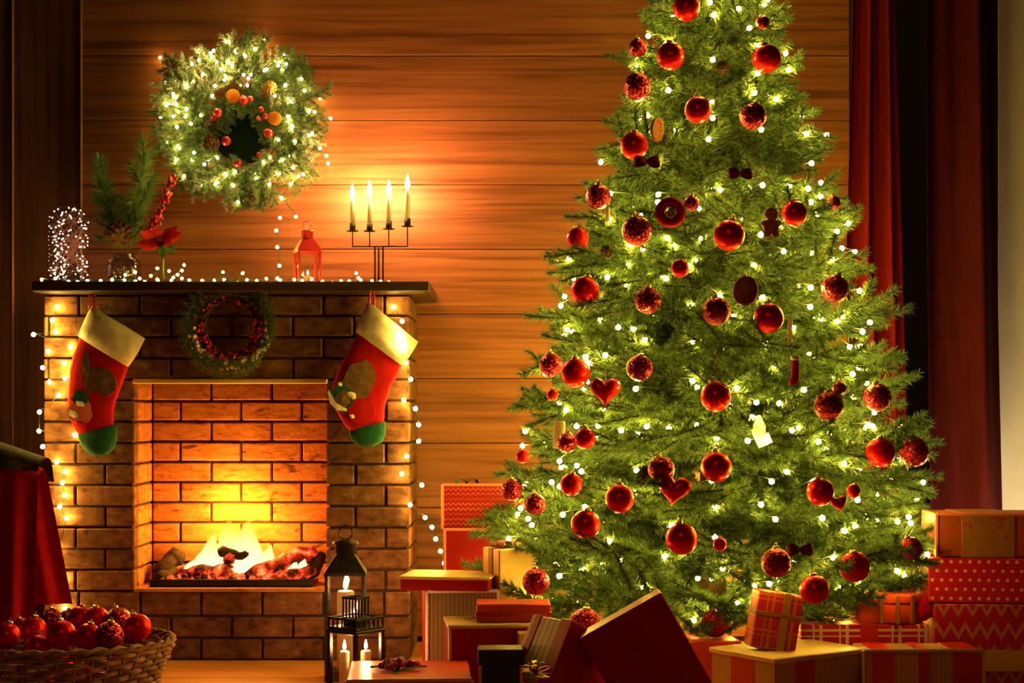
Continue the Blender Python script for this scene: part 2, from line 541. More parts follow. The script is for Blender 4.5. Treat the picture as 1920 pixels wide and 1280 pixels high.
    def build(s, name, mats, parent=None, local=False):
        """world-space verts become an object with its origin at its own centre; local=True keeps verts in the parent's space"""
        if local:
            return link(name, s.mesh(name, mats), parent, (0, 0, 0))
        lo = Vector([min(v[i] for v in s.v) for i in range(3)]); hi = Vector([max(v[i] for v in s.v) for i in range(3)])
        c = Vector(((lo.x + hi.x) / 2, (lo.y + hi.y) / 2, lo.z if parent is None else (lo.z + hi.z) / 2))
        s.v = [Vector(v) - c for v in s.v]
        return link(name, s.mesh(name, mats), parent, c - wloc(parent))


def wloc(o):
    p = Vector((0, 0, 0))
    while o is not None:
        p += o.location; o = o.parent
    return p


def link(name, me, parent=None, loc=(0, 0, 0), rot=None, scale=None):
    o = bpy.data.objects.new(name, me)
    COL.objects.link(o)
    o.parent = parent
    o.location = loc
    if rot is not None:
        o.rotation_euler = rot
    if scale is not None:
        o.scale = (scale,) * 3 if isinstance(scale, (int, float)) else scale
    return o


def tag(o, label, cat, group=None, kind=None):
    if label: o['label'] = label
    if cat: o['category'] = cat
    if group: o['group'] = group
    if kind: o['kind'] = kind
    return o


def thing(name, label, cat, loc=(0, 0, 0), rz=0.0, group=None):
    o = link(name, None, None, loc)
    o.rotation_euler = (0, 0, rz)
    return tag(o, label, cat, group)


def struct(o):
    o['kind'] = 'structure'
    return o


def point_light(name, loc, col, watts, radius, parent=None):
    d = bpy.data.lights.new(name, 'POINT')
    d.color = col; d.energy = watts; d.shadow_soft_size = radius
    o = bpy.data.objects.new(name, d)
    COL.objects.link(o)
    o.parent = parent
    o.location = Vector(loc) - wloc(parent)
    return o


BULBS = {}


def bulb_mesh(r, mat):
    k = (round(r, 5), mat.name)
    if k not in BULBS:
        b = MB()
        b.lathe([(1e-7, -r), (r * .8, -r * .5), (r * .9, r * .3), (1e-7, r * 1.15)], 6)
        BULBS[k] = b.mesh('bulb', mat)
    return BULBS[k]


def string_lights(label, pts, r, mat, wire='wire', wr=0.0012, sag=0.012, name='string_lights', group=None, wire_pts=None, skip=1):
    c = sum(pts, Vector()) / len(pts)
    root = thing(name, label, 'string lights', (c.x, c.y, min(p.z for p in pts)), 0, group)
    path = []
    src = wire_pts or pts
    for i, p in enumerate(src):
        path.append(p + Vector((0, 0.004, 0.006)))
        if sag and i < len(src) - 1 and (src[i + 1] - p).length < 0.35:
            q = (p + src[i + 1]) / 2
            path.append(q + Vector((0, 0.003, -sag * rnd.uniform(-.3, 1))))
    MB().tube(path, wr, 3).build('wire', M[wire], root)
    me = bulb_mesh(r, mat)
    base = wloc(root)
    for p in pts:
        link('bulb', me, root, p - base, (rnd.uniform(-1, 1), rnd.uniform(-1, 1), rnd.uniform(0, 6)))
    return root
# ================================================================ ROOM
YW = 5.72
# floor: slab with planks
fl = MB().box((0, 3.2, -0.06), (6.4, 6.4, 0.08)).build('floor', M['under']); struct(fl)
pl_cache = {}
yy = 1.9
while yy < 5.9:
    wd = 0.19
    off = rnd.uniform(0, 1.3)
    x = -2.7 - off
    while x < 2.7:
        ln = 1.9
        key = (ln, wd)
        if key not in pl_cache:
            pl_cache[key] = MB().box((0, 0, -0.011), (ln - 0.003, wd - 0.004, 0.022), 0.0015).mesh('plank', M['floor'])
        link('plank', pl_cache[key], fl, Vector((x + ln / 2, yy + wd / 2, 0)) - fl.location)
        x += ln
    yy += wd

# back wall: core, horizontal planks, vertical boards at the left end
XB = X_(153, YW)
XWIN0, XWIN1 = 1.18, 1.70
wall = MB().box((-0.81, YW + 0.07, 1.35), (3.98, 0.08, 2.78)).build('wall_back', M['under']); struct(wall)
z = 2.049 - .2255 * 9
pk = {}
row = 0
while z < 2.75:
    z0, z1 = max(z, 0.0), min(z + .2255, 2.74)
    h = z1 - z0
    if h > 0.03:
        cuts = [XB, 0.55 + 0.25 * ((row * 7) % 5 - 2) * .5, XWIN0]
        for a, b2 in zip(cuts[:-1], cuts[1:]):
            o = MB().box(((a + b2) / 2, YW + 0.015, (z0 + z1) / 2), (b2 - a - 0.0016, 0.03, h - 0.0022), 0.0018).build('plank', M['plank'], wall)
    z += .2255; row += 1
XA = X_(25, YW)
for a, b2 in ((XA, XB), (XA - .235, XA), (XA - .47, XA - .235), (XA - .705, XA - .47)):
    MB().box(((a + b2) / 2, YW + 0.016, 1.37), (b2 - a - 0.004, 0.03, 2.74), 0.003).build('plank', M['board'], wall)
for i, xx in enumerate((XB, XA)):
    o = MB().box((xx, YW - 0.006, 1.37), (0.008, 0.014, 2.74), 0.003).build('trim_%d' % (i + 1), M['trim']); struct(o)
# wall above and below the window, cream plaster to its right
o = MB().box(((XWIN0 + XWIN1) / 2, YW + 0.05, 0.22), (XWIN1 - XWIN0, 0.1, 0.44)).build('wall_under_window', M['plaster']); struct(o)
o = MB().box(((XWIN0 + XWIN1) / 2, YW + 0.05, 2.62), (XWIN1 - XWIN0, 0.1, 0.24)).build('wall_over_window', M['plaster']); struct(o)
o = MB().box((XWIN1 + 0.5, YW + 0.05, 1.37), (1.0, 0.1, 2.74)).build('wall_right', M['plaster']); struct(o)
win = link('window_1', None, None, ((XWIN0 + XWIN1) / 2, YW + .04, 0.44)); struct(win)
fw = 0.045
fm = MB()
zc, zh = (0.44 + 2.5) / 2, 2.06
for xx in (XWIN0 + fw / 2, XWIN1 - fw / 2):
    fm.box((xx, YW + .04, zc), (fw, .07, zh), .004)
for zz in (0.44 + fw / 2, 2.5 - fw / 2):
    fm.box(((XWIN0 + XWIN1) / 2, YW + .04, zz), (XWIN1 - XWIN0 - 2 * fw, .07, fw), .004)
fm.build('window_frame', M['window_frame'], win)
MB().box(((XWIN0 + XWIN1) / 2, YW + .05, zc), (XWIN1 - XWIN0 - 2 * fw, .006, zh - 2 * fw)).build('pane', M['pane'], win)


def curtain(name, label, xl, xr, Y, folds, amp, mat, phase=0.0):
    """xl/xr: functions of height; a gathered cloth sheet with real thickness"""
    b = MB()
    nu, nv = 72, 22
    front, back = [], []
    for j in range(nv + 1):
        zz = 0.012 + (2.66 - 0.012) * j / nv
        a, c = xl(zz), xr(zz)
        rf, rb = [], []
        for i in range(nu + 1):
            u = i / nu
            s = math.sin(2 * PI * folds * u + phase + 0.25 * math.sin(zz * 1.7))
            y = Y - amp * (0.75 + 0.25 * math.cos(zz)) * s - .3 * amp * math.sin(2 * PI * folds * 2.0 * u + 1.3 * phase)
            xx = a + (c - a) * u
            rf.append(Vector((xx, y, zz))); rb.append(Vector((xx, y + 0.004, zz)))
        front.append(rf + rb[::-1])
    b.grid(front, 0, True, closed_u=True)
    o = b.build(name, mat)
    return tag(o, label, 'curtain')


lerp = lambda a, b2, t: a + (b2 - a) * max(0, min(1, t))
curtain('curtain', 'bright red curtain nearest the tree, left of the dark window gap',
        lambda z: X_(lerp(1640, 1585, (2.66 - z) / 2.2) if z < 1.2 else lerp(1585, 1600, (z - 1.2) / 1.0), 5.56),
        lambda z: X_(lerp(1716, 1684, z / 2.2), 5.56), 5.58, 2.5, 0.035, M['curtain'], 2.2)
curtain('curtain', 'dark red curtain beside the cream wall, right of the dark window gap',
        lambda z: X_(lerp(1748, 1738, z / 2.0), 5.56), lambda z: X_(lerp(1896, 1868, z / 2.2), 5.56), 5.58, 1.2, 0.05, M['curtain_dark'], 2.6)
rod = thing('curtain_rod', 'dark curtain rod above the window carrying both red curtains', 'curtain rod', (1.42, 5.58, 2.68))
MB().tube([(1.05, 5.58, 2.69), (1.85, 5.58, 2.69)], 0.012, 10).build('rod', M['iron'], rod)
for xx in (1.08, 1.82):
    MB().tube([(xx, 5.58, 2.69), (xx, YW, 2.69)], 0.006, 6).build('bracket', M['iron'], rod)

# ================================================================ FIREPLACE
YF = 5.30
P0 = 0.2245
RP = 0.0685
ZR = [0.0, 0.0715, 0.143, P0] + [P0 + RP * k for k in range(1, 15)]
XL0, XL1 = X_(82, YF), X_(252, YF)
XR0, XR1 = X_(612, YF), X_(768, YF)
ZOP = P0 + RP * 10
ZTOP = P0 + RP * 14
YB = 5.56
fp = thing('fireplace', 'brown brick fireplace with a burning open hearth against the wood wall', 'fireplace', ((XL0 + XR1) / 2, 5.5, 0))
J = 0.0075            # joint width
core = MB()
R = 0.009
core.box(((XL0 + XL1) / 2, (YF + YW) / 2 + R / 2, ZTOP / 2), (XL1 - XL0 - 2 * R, YW - YF - R - .006, ZTOP - .002))
core.box(((XR0 + XR1) / 2, (YF + YW) / 2 + R / 2, ZTOP / 2), (XR1 - XR0 - 2 * R, YW - YF - R - .006, ZTOP - .002))
core.box(((XL1 + XR0) / 2, (YF + YW) / 2 + R / 2, (ZOP + ZTOP) / 2 + .006), (XR0 - XL1 + 2 * R, YW - YF - R, ZTOP - ZOP - .014))
core.box(((XL1 + XR0) / 2, (YF + YW) / 2 + R / 2, P0 / 2), (XR0 - XL1 + 2 * R, YW - YF - R, P0 - 0.006))
core.box(((XL1 + XR0) / 2, (YB + R + YW) / 2, (P0 + ZOP) / 2), (XR0 - XL1 + 2 * R, YW - YB - R, ZOP - P0 + .01))
core.build('mortar', M['mortar'], fp)
bc = {}


def brick(c, size, mat, jit=0.0015):
    key = tuple(round(v, 4) for v in size) + (mat.name,)
    if key not in bc:
        bc[key] = MB().box((0, 0, 0), size, 0.0035).mesh('brick', mat)
    c = Vector(c) + Vector((0, 0, 0))
    return link('brick', bc[key], fp, c - fp.location, (rnd.uniform(-.012, .012), rnd.uniform(-.004, .004), rnd.uniform(-.006, .006)))


def course(u0, u1, joint0, z0, z1, L, put):
    """bricks of one course between u0 and u1, joints at joint0 + k L"""
    k = math.ceil((u0 - joint0) / L - 1e-6)
    ju = [u0]
    x = joint0 + k * L
    while x < u1 - 0.012:
        if x > u0 + 0.012:
            ju.append(x)
        x += L
    ju.append(u1)
    for n, (a, b2) in enumerate(zip(ju[:-1], ju[1:])):
        a2 = a if n == 0 else a + J / 2
        c2 = b2 if n == len(ju) - 2 else b2 - J / 2
        put((a2 + c2) / 2, c2 - a2, (z0 + z1) / 2, z1 - z0 - J)


LB = 0.1977
D = 0.05
JA, JB = X_(549, YF), X_(606, YF)
front = lambda u, wd, zc, h: brick((u, YF + D / 2 + rnd.uniform(-.003, .002), zc), (wd, D, h), M['brick'])
for i in range(17):
    z0, z1 = ZR[i], ZR[i + 1]
    if i < 3:
        course(XL0, XR1, JB if i % 2 == 0 else JA, z0, z1, LB, front)
    elif i >= 13:
        course(XL0, XR1, JA if i % 2 == 1 else JB, z0, z1, LB, front)
    else:
        course(XL0, XL1, X_(142, YF) if i % 2 else X_(197, YF), z0, z1, LB, front)
        course(XR0, XR1, X_(723, YF) if i % 2 else X_(666, YF), z0, z1, LB, front)
    # right and left flanks
    side = lambda u, wd, zc, h: brick((XR1 - D / 2 + .0005, u, zc), (D, wd, h), M['brick'])
    course(YF + D + J, YW - .002, YF + D + (.09 if i % 2 else .19), z0, z1, LB, side)
    side = lambda u, wd, zc, h: brick((XL0 + D / 2 - .0005, u, zc), (D, wd, h), M['brick'])
    course(YF + D + J, YW - .002, YF + D + (.09 if i % 2 else .19), z0, z1, LB, side)
    if 3 <= i < 13:
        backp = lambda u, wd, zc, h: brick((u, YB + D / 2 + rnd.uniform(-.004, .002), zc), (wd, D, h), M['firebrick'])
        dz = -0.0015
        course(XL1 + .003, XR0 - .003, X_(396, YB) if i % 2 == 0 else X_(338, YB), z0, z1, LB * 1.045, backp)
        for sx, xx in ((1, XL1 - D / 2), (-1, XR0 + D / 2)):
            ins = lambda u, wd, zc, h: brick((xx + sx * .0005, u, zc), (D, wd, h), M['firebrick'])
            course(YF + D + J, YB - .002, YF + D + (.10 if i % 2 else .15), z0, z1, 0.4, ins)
M['lintel'] = principled('gold painted lintel', (0.85, 0.60, 0.26), 0.4, 0.3)
# hearth slab, lintel, soffit
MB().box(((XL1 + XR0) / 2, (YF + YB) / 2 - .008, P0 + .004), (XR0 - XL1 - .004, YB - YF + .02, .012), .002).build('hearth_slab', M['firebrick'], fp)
MB().box(((XL1 + XR0) / 2, YF + .012, ZOP - .007), (XR0 - XL1 + .006, .046, .014), .002).build('lintel', M['lintel'], fp)
MB().box(((XL1 + XR0) / 2, (YF + YB) / 2 + .03, ZOP - .006), (XR0 - XL1, YB - YF - .06, .008)).build('soffit', M['soot'], fp)
# mantel shelf
mant = thing('mantel_shelf', 'dark wooden mantel shelf across the top of the brick fireplace', 'shelf', ((XL0 + XR1) / 2, 5.46, ZTOP))
ZM = 1.2185
XM0, XM1 = X_(62, 5.22), X_(806, 5.22)
MB().box(((XM0 + XM1) / 2, (5.20 + YW) / 2, ZM - .0165), (XM1 - XM0, YW - 5.20 - .002, .033), .004).build('top', M['mantel'], mant)
MB().box(((XM0 + XM1) / 2 + .004, (5.235 + YW) / 2, ZTOP + .0045), (XM1 - XM0 - .05, YW - 5.235 - .004, .009), .002).build('moulding', M['mantel'], mant)

# fire: grate tray, logs, embers, flames
fire = thing('fire_grate', 'black iron grate tray in the hearth holding the burning logs', 'fire grate', (X_(440, 5.42), 5.42, P0 + .01))
gx0, gx1 = X_(290, 5.4), X_(590, 5.4)
g = MB()
g.box(((gx0 + gx1) / 2, 5.42, P0 + .016), (gx1 - gx0, .19, .010), .002)
g.build('tray', M['iron'], fire)
MB().box(((gx0 + gx1) / 2, 5.325, P0 + .024), (gx1 - gx0, .008, .022), .002).build('front_lip', M['iron'], fire)
for k in range(9):
    xx = gx0 + .03 + (gx1 - gx0 - .06) * k / 8
    MB().tube([(xx, 5.34, P0 + .03), (xx, 5.5, P0 + .03)], .005, 6).build('bar', M['iron'], fire)

ember_m = bpy.data.materials.new('ember')
nt, N, L = nodes_of(ember_m)
pb = N['Principled BSDF']
pb.inputs['Base Color'].default_value = (.03, .015, .01, 1); pb.inputs['Roughness'].default_value = .95
tc = N.new('ShaderNodeTexCoord'); nz = N.new('ShaderNodeTexNoise'); nz.inputs['Scale'].default_value = 26; nz.inputs['Detail'].default_value = 4
L.new(tc.outputs['Object'], nz.inputs['Vector'])
rr = ramp(N, [(0.40, (0, 0, 0)), (0.50, (0.35, 0.010, 0.003)), (0.60, (1.0, 0.10, 0.02)), (0.72, (1.0, 0.45, 0.12))])
L.new(nz.outputs['Fac'], rr.inputs['Fac'])
L.new(rr.outputs['Color'], pb.inputs['Emission Color']); pb.inputs['Emission Strength'].default_value = 1.6


def log(p0, p1, r, label, mat):
    p0, p1 = Vector(p0), Vector(p1)
    b = MB()
    pts, rs = [], []
    for i in range(9):
        t = i / 8
        pts.append(p0.lerp(p1, t) + Vector((0, rnd.uniform(-.006, .006), rnd.uniform(-.006, .006))))
        rs.append(r * rnd.uniform(.82, 1.12) * (0.8 if i in (0, 8) else 1))
    b.tube(pts, rs, 9)
    o = b.build('log', mat)
    return tag(o, label, 'log', 'logs in the fire')


log((X_(330, 5.44), 5.47, P0 + .045), (X_(430, 5.44), 5.38, P0 + .055), .026, 'charred log at the left of the fire, glowing along its side', ember_m)
log((X_(470, 5.42), 5.37, P0 + .042), (X_(590, 5.5), 5.49, P0 + .115), .027, 'charred log leaning up to the right of the flames', ember_m)
log((X_(520, 5.38), 5.36, P0 + .04), (X_(588, 5.42), 5.42, P0 + .055), .020, 'short glowing log lying low at the right of the fire', ember_m)
log((X_(424, 5.42), 5.40, P0 + .035), (X_(432, 5.42), 5.43, P0 + .115), .024, 'upright ember stump in the middle of the fire', ember_m)
log((X_(412, 5.42), 5.42, P0 + .115), (X_(468, 5.42), 5.43, P0 + .105), .018, 'small charred log lying across the top of the fire', M['char'])
log((X_(300, 5.50), 5.46, P0 + .035), (X_(335, 5.50), 5.52, P0 + .11), .030, 'thick blackened log added to shade the rear left corner of the hearth', M['char'])  # corner logs added to block firelight and darken the hearth corners
log((X_(585, 5.50), 5.42, P0 + .035), (X_(604, 5.50), 5.51, P0 + .10), .024, 'blackened log end added to shade the right corner of the hearth', M['char'])
log((X_(298, 5.44), 5.40, P0 + .035), (X_(350, 5.44), 5.50, P0 + .05), .022, 'blackened log added to shade the far left corner of the hearth', M['char'])
em = MB()
for k in range(90):
    c = Vector((rnd.uniform(gx0 + .05, gx1 - .03), rnd.uniform(5.335, 5.47), P0 + .027 + rnd.uniform(0, .02)))
    em.ball(c, rnd.uniform(.006, .014), 6, 4, 0, rnd.uniform(.6, 1))
o = em.build('embers', ember_m); tag(o, 'bed of red glowing embers under the burning logs', 'embers', None, 'stuff')

fl_m = flame_mat('fire flame', (1.0, 0.66, 0.24), (1.0, 0.42, 0.006), 3.8, 0.0, 0.17)
flames = thing('flames', 'yellow flames rising from the logs in the open hearth', 'fire', (X_(445, 5.42), 5.43, P0 + .03))


def tongue(c, w0, h, lean, th=.5):
    prof = [(1e-6, 0), (.6, .03), (.92, .12), (1.0, .25), (.95, .40), (.80, .56), (.58, .72), (.34, .86), (.14, .95), (1e-6, 1)]
    n = 10
    P = []
    for (r, t) in prof:
        rowp = []
        for k in range(n):
            a = 2 * PI * k / n
            rowp.append(Vector((r * w0 * math.cos(a) + lean * t ** 1.6 + .10 * w0 * math.sin(7 * t), r * w0 * th * math.sin(a), h * t)))
        P.append(rowp)
    b = MB(); b.grid(P, 0, True, True)
    return link('flame', b.mesh('flame', fl_m), flames, Vector(c) - flames.location)


for (px, py, w0, h, ln) in ((350, 1078, .022, .055, .03), (372, 1072, .026, .085, .03), (394, 1070, .036, .125, .012), (418, 1078, .022, .07, -.006),
                            (450, 1075, .036, .15, .010), (474, 1074, .044, .135, -.004), (500, 1074, .030, .095, .014), (520, 1070, .020, .06, .02),
                            (545, 1074, .022, .04, .02), (566, 1070, .018, .04, .01), (432, 1064, .046, .165, -.006), (462, 1060, .05, .155, .006)):
    tongue(at(px, py, 5.44), w0, h, ln)
for (px, py, Y_, wt, rad) in ((385, 1000, 5.46, .35, .04), (470, 965, 5.51, .5, .04), (425, 950, 5.51, .5, .04), (440, 920, 5.44, .35, .06), (520, 1010, 5.47, .22, .035)):
    point_light('fire_light', at(px, py, Y_), (1.0, .36, .03), FIRE_WATTS * wt, rad, flames)
# ================================================================ SPRIGS AND BRANCHES
def branch_mesh(name, length, mats, seed, per_m=1500, nl=(0.020, 0.032), side=9, side_len=0.30, nw=0.0026, droop=0.0, start=0.22, stem_r=0.004):
    """stem along +X with side twigs, each clothed in single needles (one triangle each)"""
    g = np.random.default_rng(seed)
    axes = []
    def curve(t):
        return np.array([length * t, 0.0, -droop * length * t * t])
    axes.append((curve(start * .8), curve(1.0)))
    for k in range(side):
        t = start + (0.93 - start) * (k + .5) / side
        sl = length * side_len * (1.15 - .75 * t) * g.uniform(.8, 1.2) + .02
        ang = (1 if k % 2 else -1) * g.uniform(.65, 1.0)
        el = g.uniform(-.25, .45)
        d = np.array([math.cos(ang) * math.cos(el), math.sin(ang) * math.cos(el), math.sin(el)])
        p0 = curve(t)
        axes.append((p0, p0 + d * sl))
    V, T = [], []
    b = MB()
    for (p0, p1) in axes:
        d = p1 - p0
        ln = float(np.linalg.norm(d)); d = d / ln
        n = max(10, int(per_m * ln))
        t = g.uniform(0, 1.0, n)
        a = g.uniform(0, 2 * PI, n)
        u = np.cross(d, [0.1, 0.2, 1.0]); u /= np.linalg.norm(u)
        v = np.cross(d, u)
        rad = np.outer(np.cos(a), u) + np.outer(np.sin(a), v)
        tilt = g.uniform(.45, .95, n)[:, None]
        nd = d[None, :] * (1 - tilt * .55) + rad * tilt
        nd /= np.linalg.norm(nd, axis=1)[:, None]
        ll = g.uniform(nl[0], nl[1], n)[:, None] * (1 - .35 * (t[:, None] ** 6))
        base = p0[None, :] + d[None, :] * (t[:, None] * ln)
        wv = np.cross(nd, g.normal(size=(n, 3))); wv /= np.linalg.norm(wv, axis=1)[:, None]
        q = np.stack([base - wv * nw / 2, base + wv * nw / 2, base + nd * ll], 1)
        V.append(q.reshape(-1, 3))
        b.tube([tuple(p0), tuple(p1)], [stem_r if p0 is axes[0][0] else stem_r * .6, stem_r * .35], 4, 1, False)
    V = np.concatenate(V)
    nv = len(V)
    me = bpy.data.meshes.new(name)
    verts = V.tolist() + [tuple(x) for x in b.v]
    faces = np.arange(nv).reshape(-1, 3).tolist() + [tuple(i + nv for i in f) for f in b.f]
    me.from_pydata(verts, [], faces)
    for m in mats:
        me.materials.append(m)
    me.polygons.foreach_set('material_index', [0] * (nv // 3) + [1] * len(b.f))
    me.update()
    return me


# ================================================================ MANTEL THINGS
def candle_flame(c, h, parent, r=None, light=None):
    r = r or h * .17
    b = MB()
    b.lathe([(1e-6, 0), (r * .75, h * .12), (r, h * .3), (r * .72, h * .55), (r * .3, h * .82), (1e-6, h)], 8)
    o = link('flame', b.mesh('flame', M['flame']), parent, Vector(c) - wloc(parent))
    return o


def candle(c, r, h, label, group=None, fh=.035, name='candle'):
    root = thing(name, label, 'candle', c, 0, group)
    c = Vector(c)
    b = MB().lathe([(r, 0), (r, h - .003), (r * .8, h), (1e-6, h - .002)], 12)
    b.v = [tuple(Vector(v)) for v in b.v]
    b.build('wax', M['wax'], root, local=True)
    MB().tube([(0, 0, h - .003), (.001, 0, h + .009)], .0012, 5).build('wick', M['wick'], root, local=True)
    candle_flame(c + Vector((0, 0, h + .004)), fh, root)
    return root


# ---- candelabra
YC = 5.55
cnd = thing('candelabra', 'slim dark metal candelabra with four cups on the right of the mantel', 'candelabra', (X_(709, YC), YC, ZM))
b = MB().box((X_(711, YC), YC, ZM + .006), (.075, .05, .012), .002); b.build('base', M['iron'], cnd)
for px in (703, 710, 718):
    MB().tube([(X_(px, YC), YC, ZM + .01), (X_(px, YC), YC, Z_(462, YC))], .0035, 6).build('stem', M['iron'], cnd)
bar_pts = []
cups = ((661, 433, YC + .03), (693, 433, YC + .012), (729, 429, YC - .008), (764, 424, YC - .025))
for (px, py, Y) in cups:
    bar_pts.append(at(px, 462, Y))
MB().tube(bar_pts, .0025, 6).build('bar', M['iron'], cnd)
for k, (px, py, Y) in enumerate(cups):
    p = at(px, py, Y)
    rdm = MB().tube([at(px, 462, Y), p], .0022, 6)
    rdm.build('rod', M['iron'], cnd)
    MB().lathe([(.019, -.0015), (.021, .001), (.012, .0015)], 14, p).build('drip_plate', M['iron'], cnd)
    MB().lathe([(.009, 0), (.0105, .002), (.0105, .026), (.009, .026)], 12, p).build('cup', M['iron'], cnd)
tops = ((375, 'leftmost lit taper candle of the candelabra on the mantel'), (368, 'second lit taper candle from the left in the candelabra'),
        (367, 'third lit taper candle from the left in the candelabra'), (357, 'rightmost and tallest lit taper candle of the candelabra'))
for (px, py, Y), (ty, lb) in zip(cups, tops):
    p = at(px, py, Y) + Vector((0, 0, .02))
    candle(p, .0075, Z_(ty, Y) - p.z, lb, 'taper candles in the candelabra', .052, 'taper_candle')


# ---- framed lanterns
def lantern(name, label, c, w, d, h, mats, rz=0.0, roof=.24, chim=.16, post=.10, gallery=False):
    """base, four posts, panes, sloped roof, chimney and ring"""
    root = thing(name, label, 'lantern', c, rz)
    metal = mats
    pw = w * post
    hb = h * .07
    hw = h * (1 - roof - chim) - hb
    MB().box((0, 0, hb / 2), (w, d, hb), .002).build('base', metal, root, local=True)
    for sx in (-1, 1):
        for sy in (-1, 1):
            o = MB().box((0, 0, 0), (pw, pw, hw), .0015).build('post', metal, root, local=True)
            o.location = (sx * (w - pw) / 2, sy * (d - pw) / 2, hb + hw / 2)
    MB().box((0, 0, hb + hw + .004), (w * 1.04, d * 1.04, .010), .002).build('eave', metal, root, local=True)
    for sy in (-1, 1):
        o = MB().box((0, 0, 0), (w - 2 * pw, .0016, hw)).build('pane', M['glass'], root, local=True)
        o.location = (0, sy * (d - pw) / 2, hb + hw / 2)
    for sx in (-1, 1):
        o = MB().box((0, 0, 0), (.0016, d - 2 * pw, hw)).build('pane', M['glass'], root, local=True)
        o.location = (sx * (w - pw) / 2, 0, hb + hw / 2)
    zr = hb + hw + .008
    s2 = math.sqrt(2) / 2
    if not gallery:
        MB().lathe([(w * s2 * 1.02, zr), (w * s2 * .62, zr + h * roof * .7), (w * s2 * .42, zr + h * roof)], 4, rot=PI / 4, smooth=False, sy=d / w).build('roof', metal, root, local=True)
        MB().lathe([(w * .26, zr + h * roof), (w * .26, zr + h * (roof + chim * .55)), (w * .33, zr + h * (roof + chim * .58)), (w * .30, zr + h * (roof + chim * .72)), (w * .05, zr + h * (roof + chim * .85))],
                   12).build('chimney', metal, root, local=True)
        ring = []
        for k in range(18):
            a = 2 * PI * k / 18
            ring.append(Vector((w * .17 * math.cos(a), 0, zr + h * (roof + chim * .9) + w * .14 + w * .17 * math.sin(a))))
        MB().tube(ring, w * .022, 5, closed=True).build('ring', metal, root, local=True)
    else:
        MB().box((0, 0, zr + .004), (w * .98, d * .98, .010), .002).build('roof', metal, root, local=True)
        zt = zr + h * roof * .55
        for (ww, za, zb2) in ((w, zr, zt), (w * .5, zt, zr + h * (roof + chim * .4))):
            rl = MB()
            n = 6 if ww == w else 4
            hx = ww / 2 - .004
            for sx in (-1, 1):
                rl.box((sx * hx, 0, zb2), (.006, ww, .007), .001)
                rl.box((0, sx * hx, zb2), (ww, .006, .007), .001)
            rl.build('rail', metal, root, local=True)
            for k in range(n + 1):
                t = -hx + 2 * hx * k / n
                for (xx, y2) in ((t, -hx), (t, hx), (-hx, t), (hx, t)):
                    if abs(xx) == hx and abs(y2) == hx and (xx, y2) != (t, -hx) and (xx, y2) != (t, hx):
                        continue
                    o = MB().box((0, 0, 0), (.0045, .0045, zb2 - za), .0008).build('picket', metal, root, local=True)
                    o.location = (xx, y2, (za + zb2) / 2)
        MB().box((0, 0, zt), (w * .5, d * .5, .006), .001).build('upper_roof', metal, root, local=True)
        MB().box((0, 0, (zr + zt) / 2), (w * .42, d * .42, zt - zr)).build('chimney', metal, root, local=True)
    return root


YL = 5.42
lh = Z_(422, YL) - ZM
lantern('red_lantern', 'red metal lantern on the mantel left of the candelabra', (X_(576, YL), YL, ZM), .078, .078, lh * .93, M['red_metal'], 0.35, .20, .20)
candle((X_(577, YL), YL, ZM + .013), .013, .022, 'lit tea light inside the red lantern on the mantel', None, .016, 'tea_light')

# ---- cloche of micro lights
YD = 5.45
cx = X_(128, YD)
r0 = 41 / F * YD
clo = thing('glass_cloche', 'glass dome on a black base full of tiny lights at the left mantel end', 'cloche', (cx, YD, ZM))
MB().lathe([(r0 * 1.03, 0), (r0 * 1.05, .004), (r0 * 1.05, .016), (r0 * .95, .022), (1e-6, .022)], 32).build('base', M['black'], clo, local=True)
hd = Z_(380, YD) - ZM
prof = [(r0 * .93, .022)]
for k in range(5):
    prof.append((r0 * .93, .022 + (hd - r0 - .022) * (k + 1) / 5))
for k in range(1, 9):
    a = PI / 2 * k / 8
    prof.append((max(1e-6, r0 * .93 * math.cos(a)), hd - r0 * .93 + r0 * .93 * math.sin(a)))
MB().lathe(prof, 36).build('dome', M['dome'], clo, local=True)
pts = []
for k in range(135):
    a = k * 2.1 + rnd.uniform(-.5, .5)
    t = k / 135
    zz = .032 + (hd - .05) * (t ** 1.25 if k % 3 else rnd.random() ** 1.4)
    rm = r0 * .82 if zz < hd - r0 else math.sqrt(max(0, (r0 * .85) ** 2 - (zz - (hd - r0)) ** 2))
    rr_ = rm * (math.sqrt(rnd.uniform(.15, 1)) if k % 5 > 1 else 1.06)
    pts.append(Vector((cx + rr_ * math.cos(a), YD + rr_ * math.sin(a), ZM + zz)))
string_lights('tangle of tiny pinkish white lights inside the glass cloche', pts, .0024, M['bulb_dome'], 'copper', .0006, 0)

# ---- vase with pine, berries, cone
YV = 5.43
vx = X_(233, YV)
rv = 31 / F * YV
vase = thing('glass_vase', 'smoky square-shouldered glass vase holding pine sprigs on the mantel', 'vase', (vx, YV, ZM))
hv = Z_(482, YV) - ZM
MB().lathe([(rv * .92, .0), (rv, .004), (rv, hv * .86), (rv * .8, hv * .97), (rv * .62, hv), (rv * .62, hv + .010), (rv * .56, hv + .010), (rv * .56, hv), (rv * .74, hv * .95), (rv * .94, hv * .84), (rv * .94, .008), (1e-6, .008)], 28).build('body', M['vase'], vase, local=True)
MB().lathe([(rv * .90, .009), (rv * .90, hv * .22), (1e-6, hv * .22)], 24).build('filling', M['leaf'], vase, local=True)
vm = [M['needle_vase'], M['bark']]
sp1 = branch_mesh('pine_sprig', .30, vm, 5, 1700, (.03, .05), 7, .34, .0024, -.1, .3, .003)


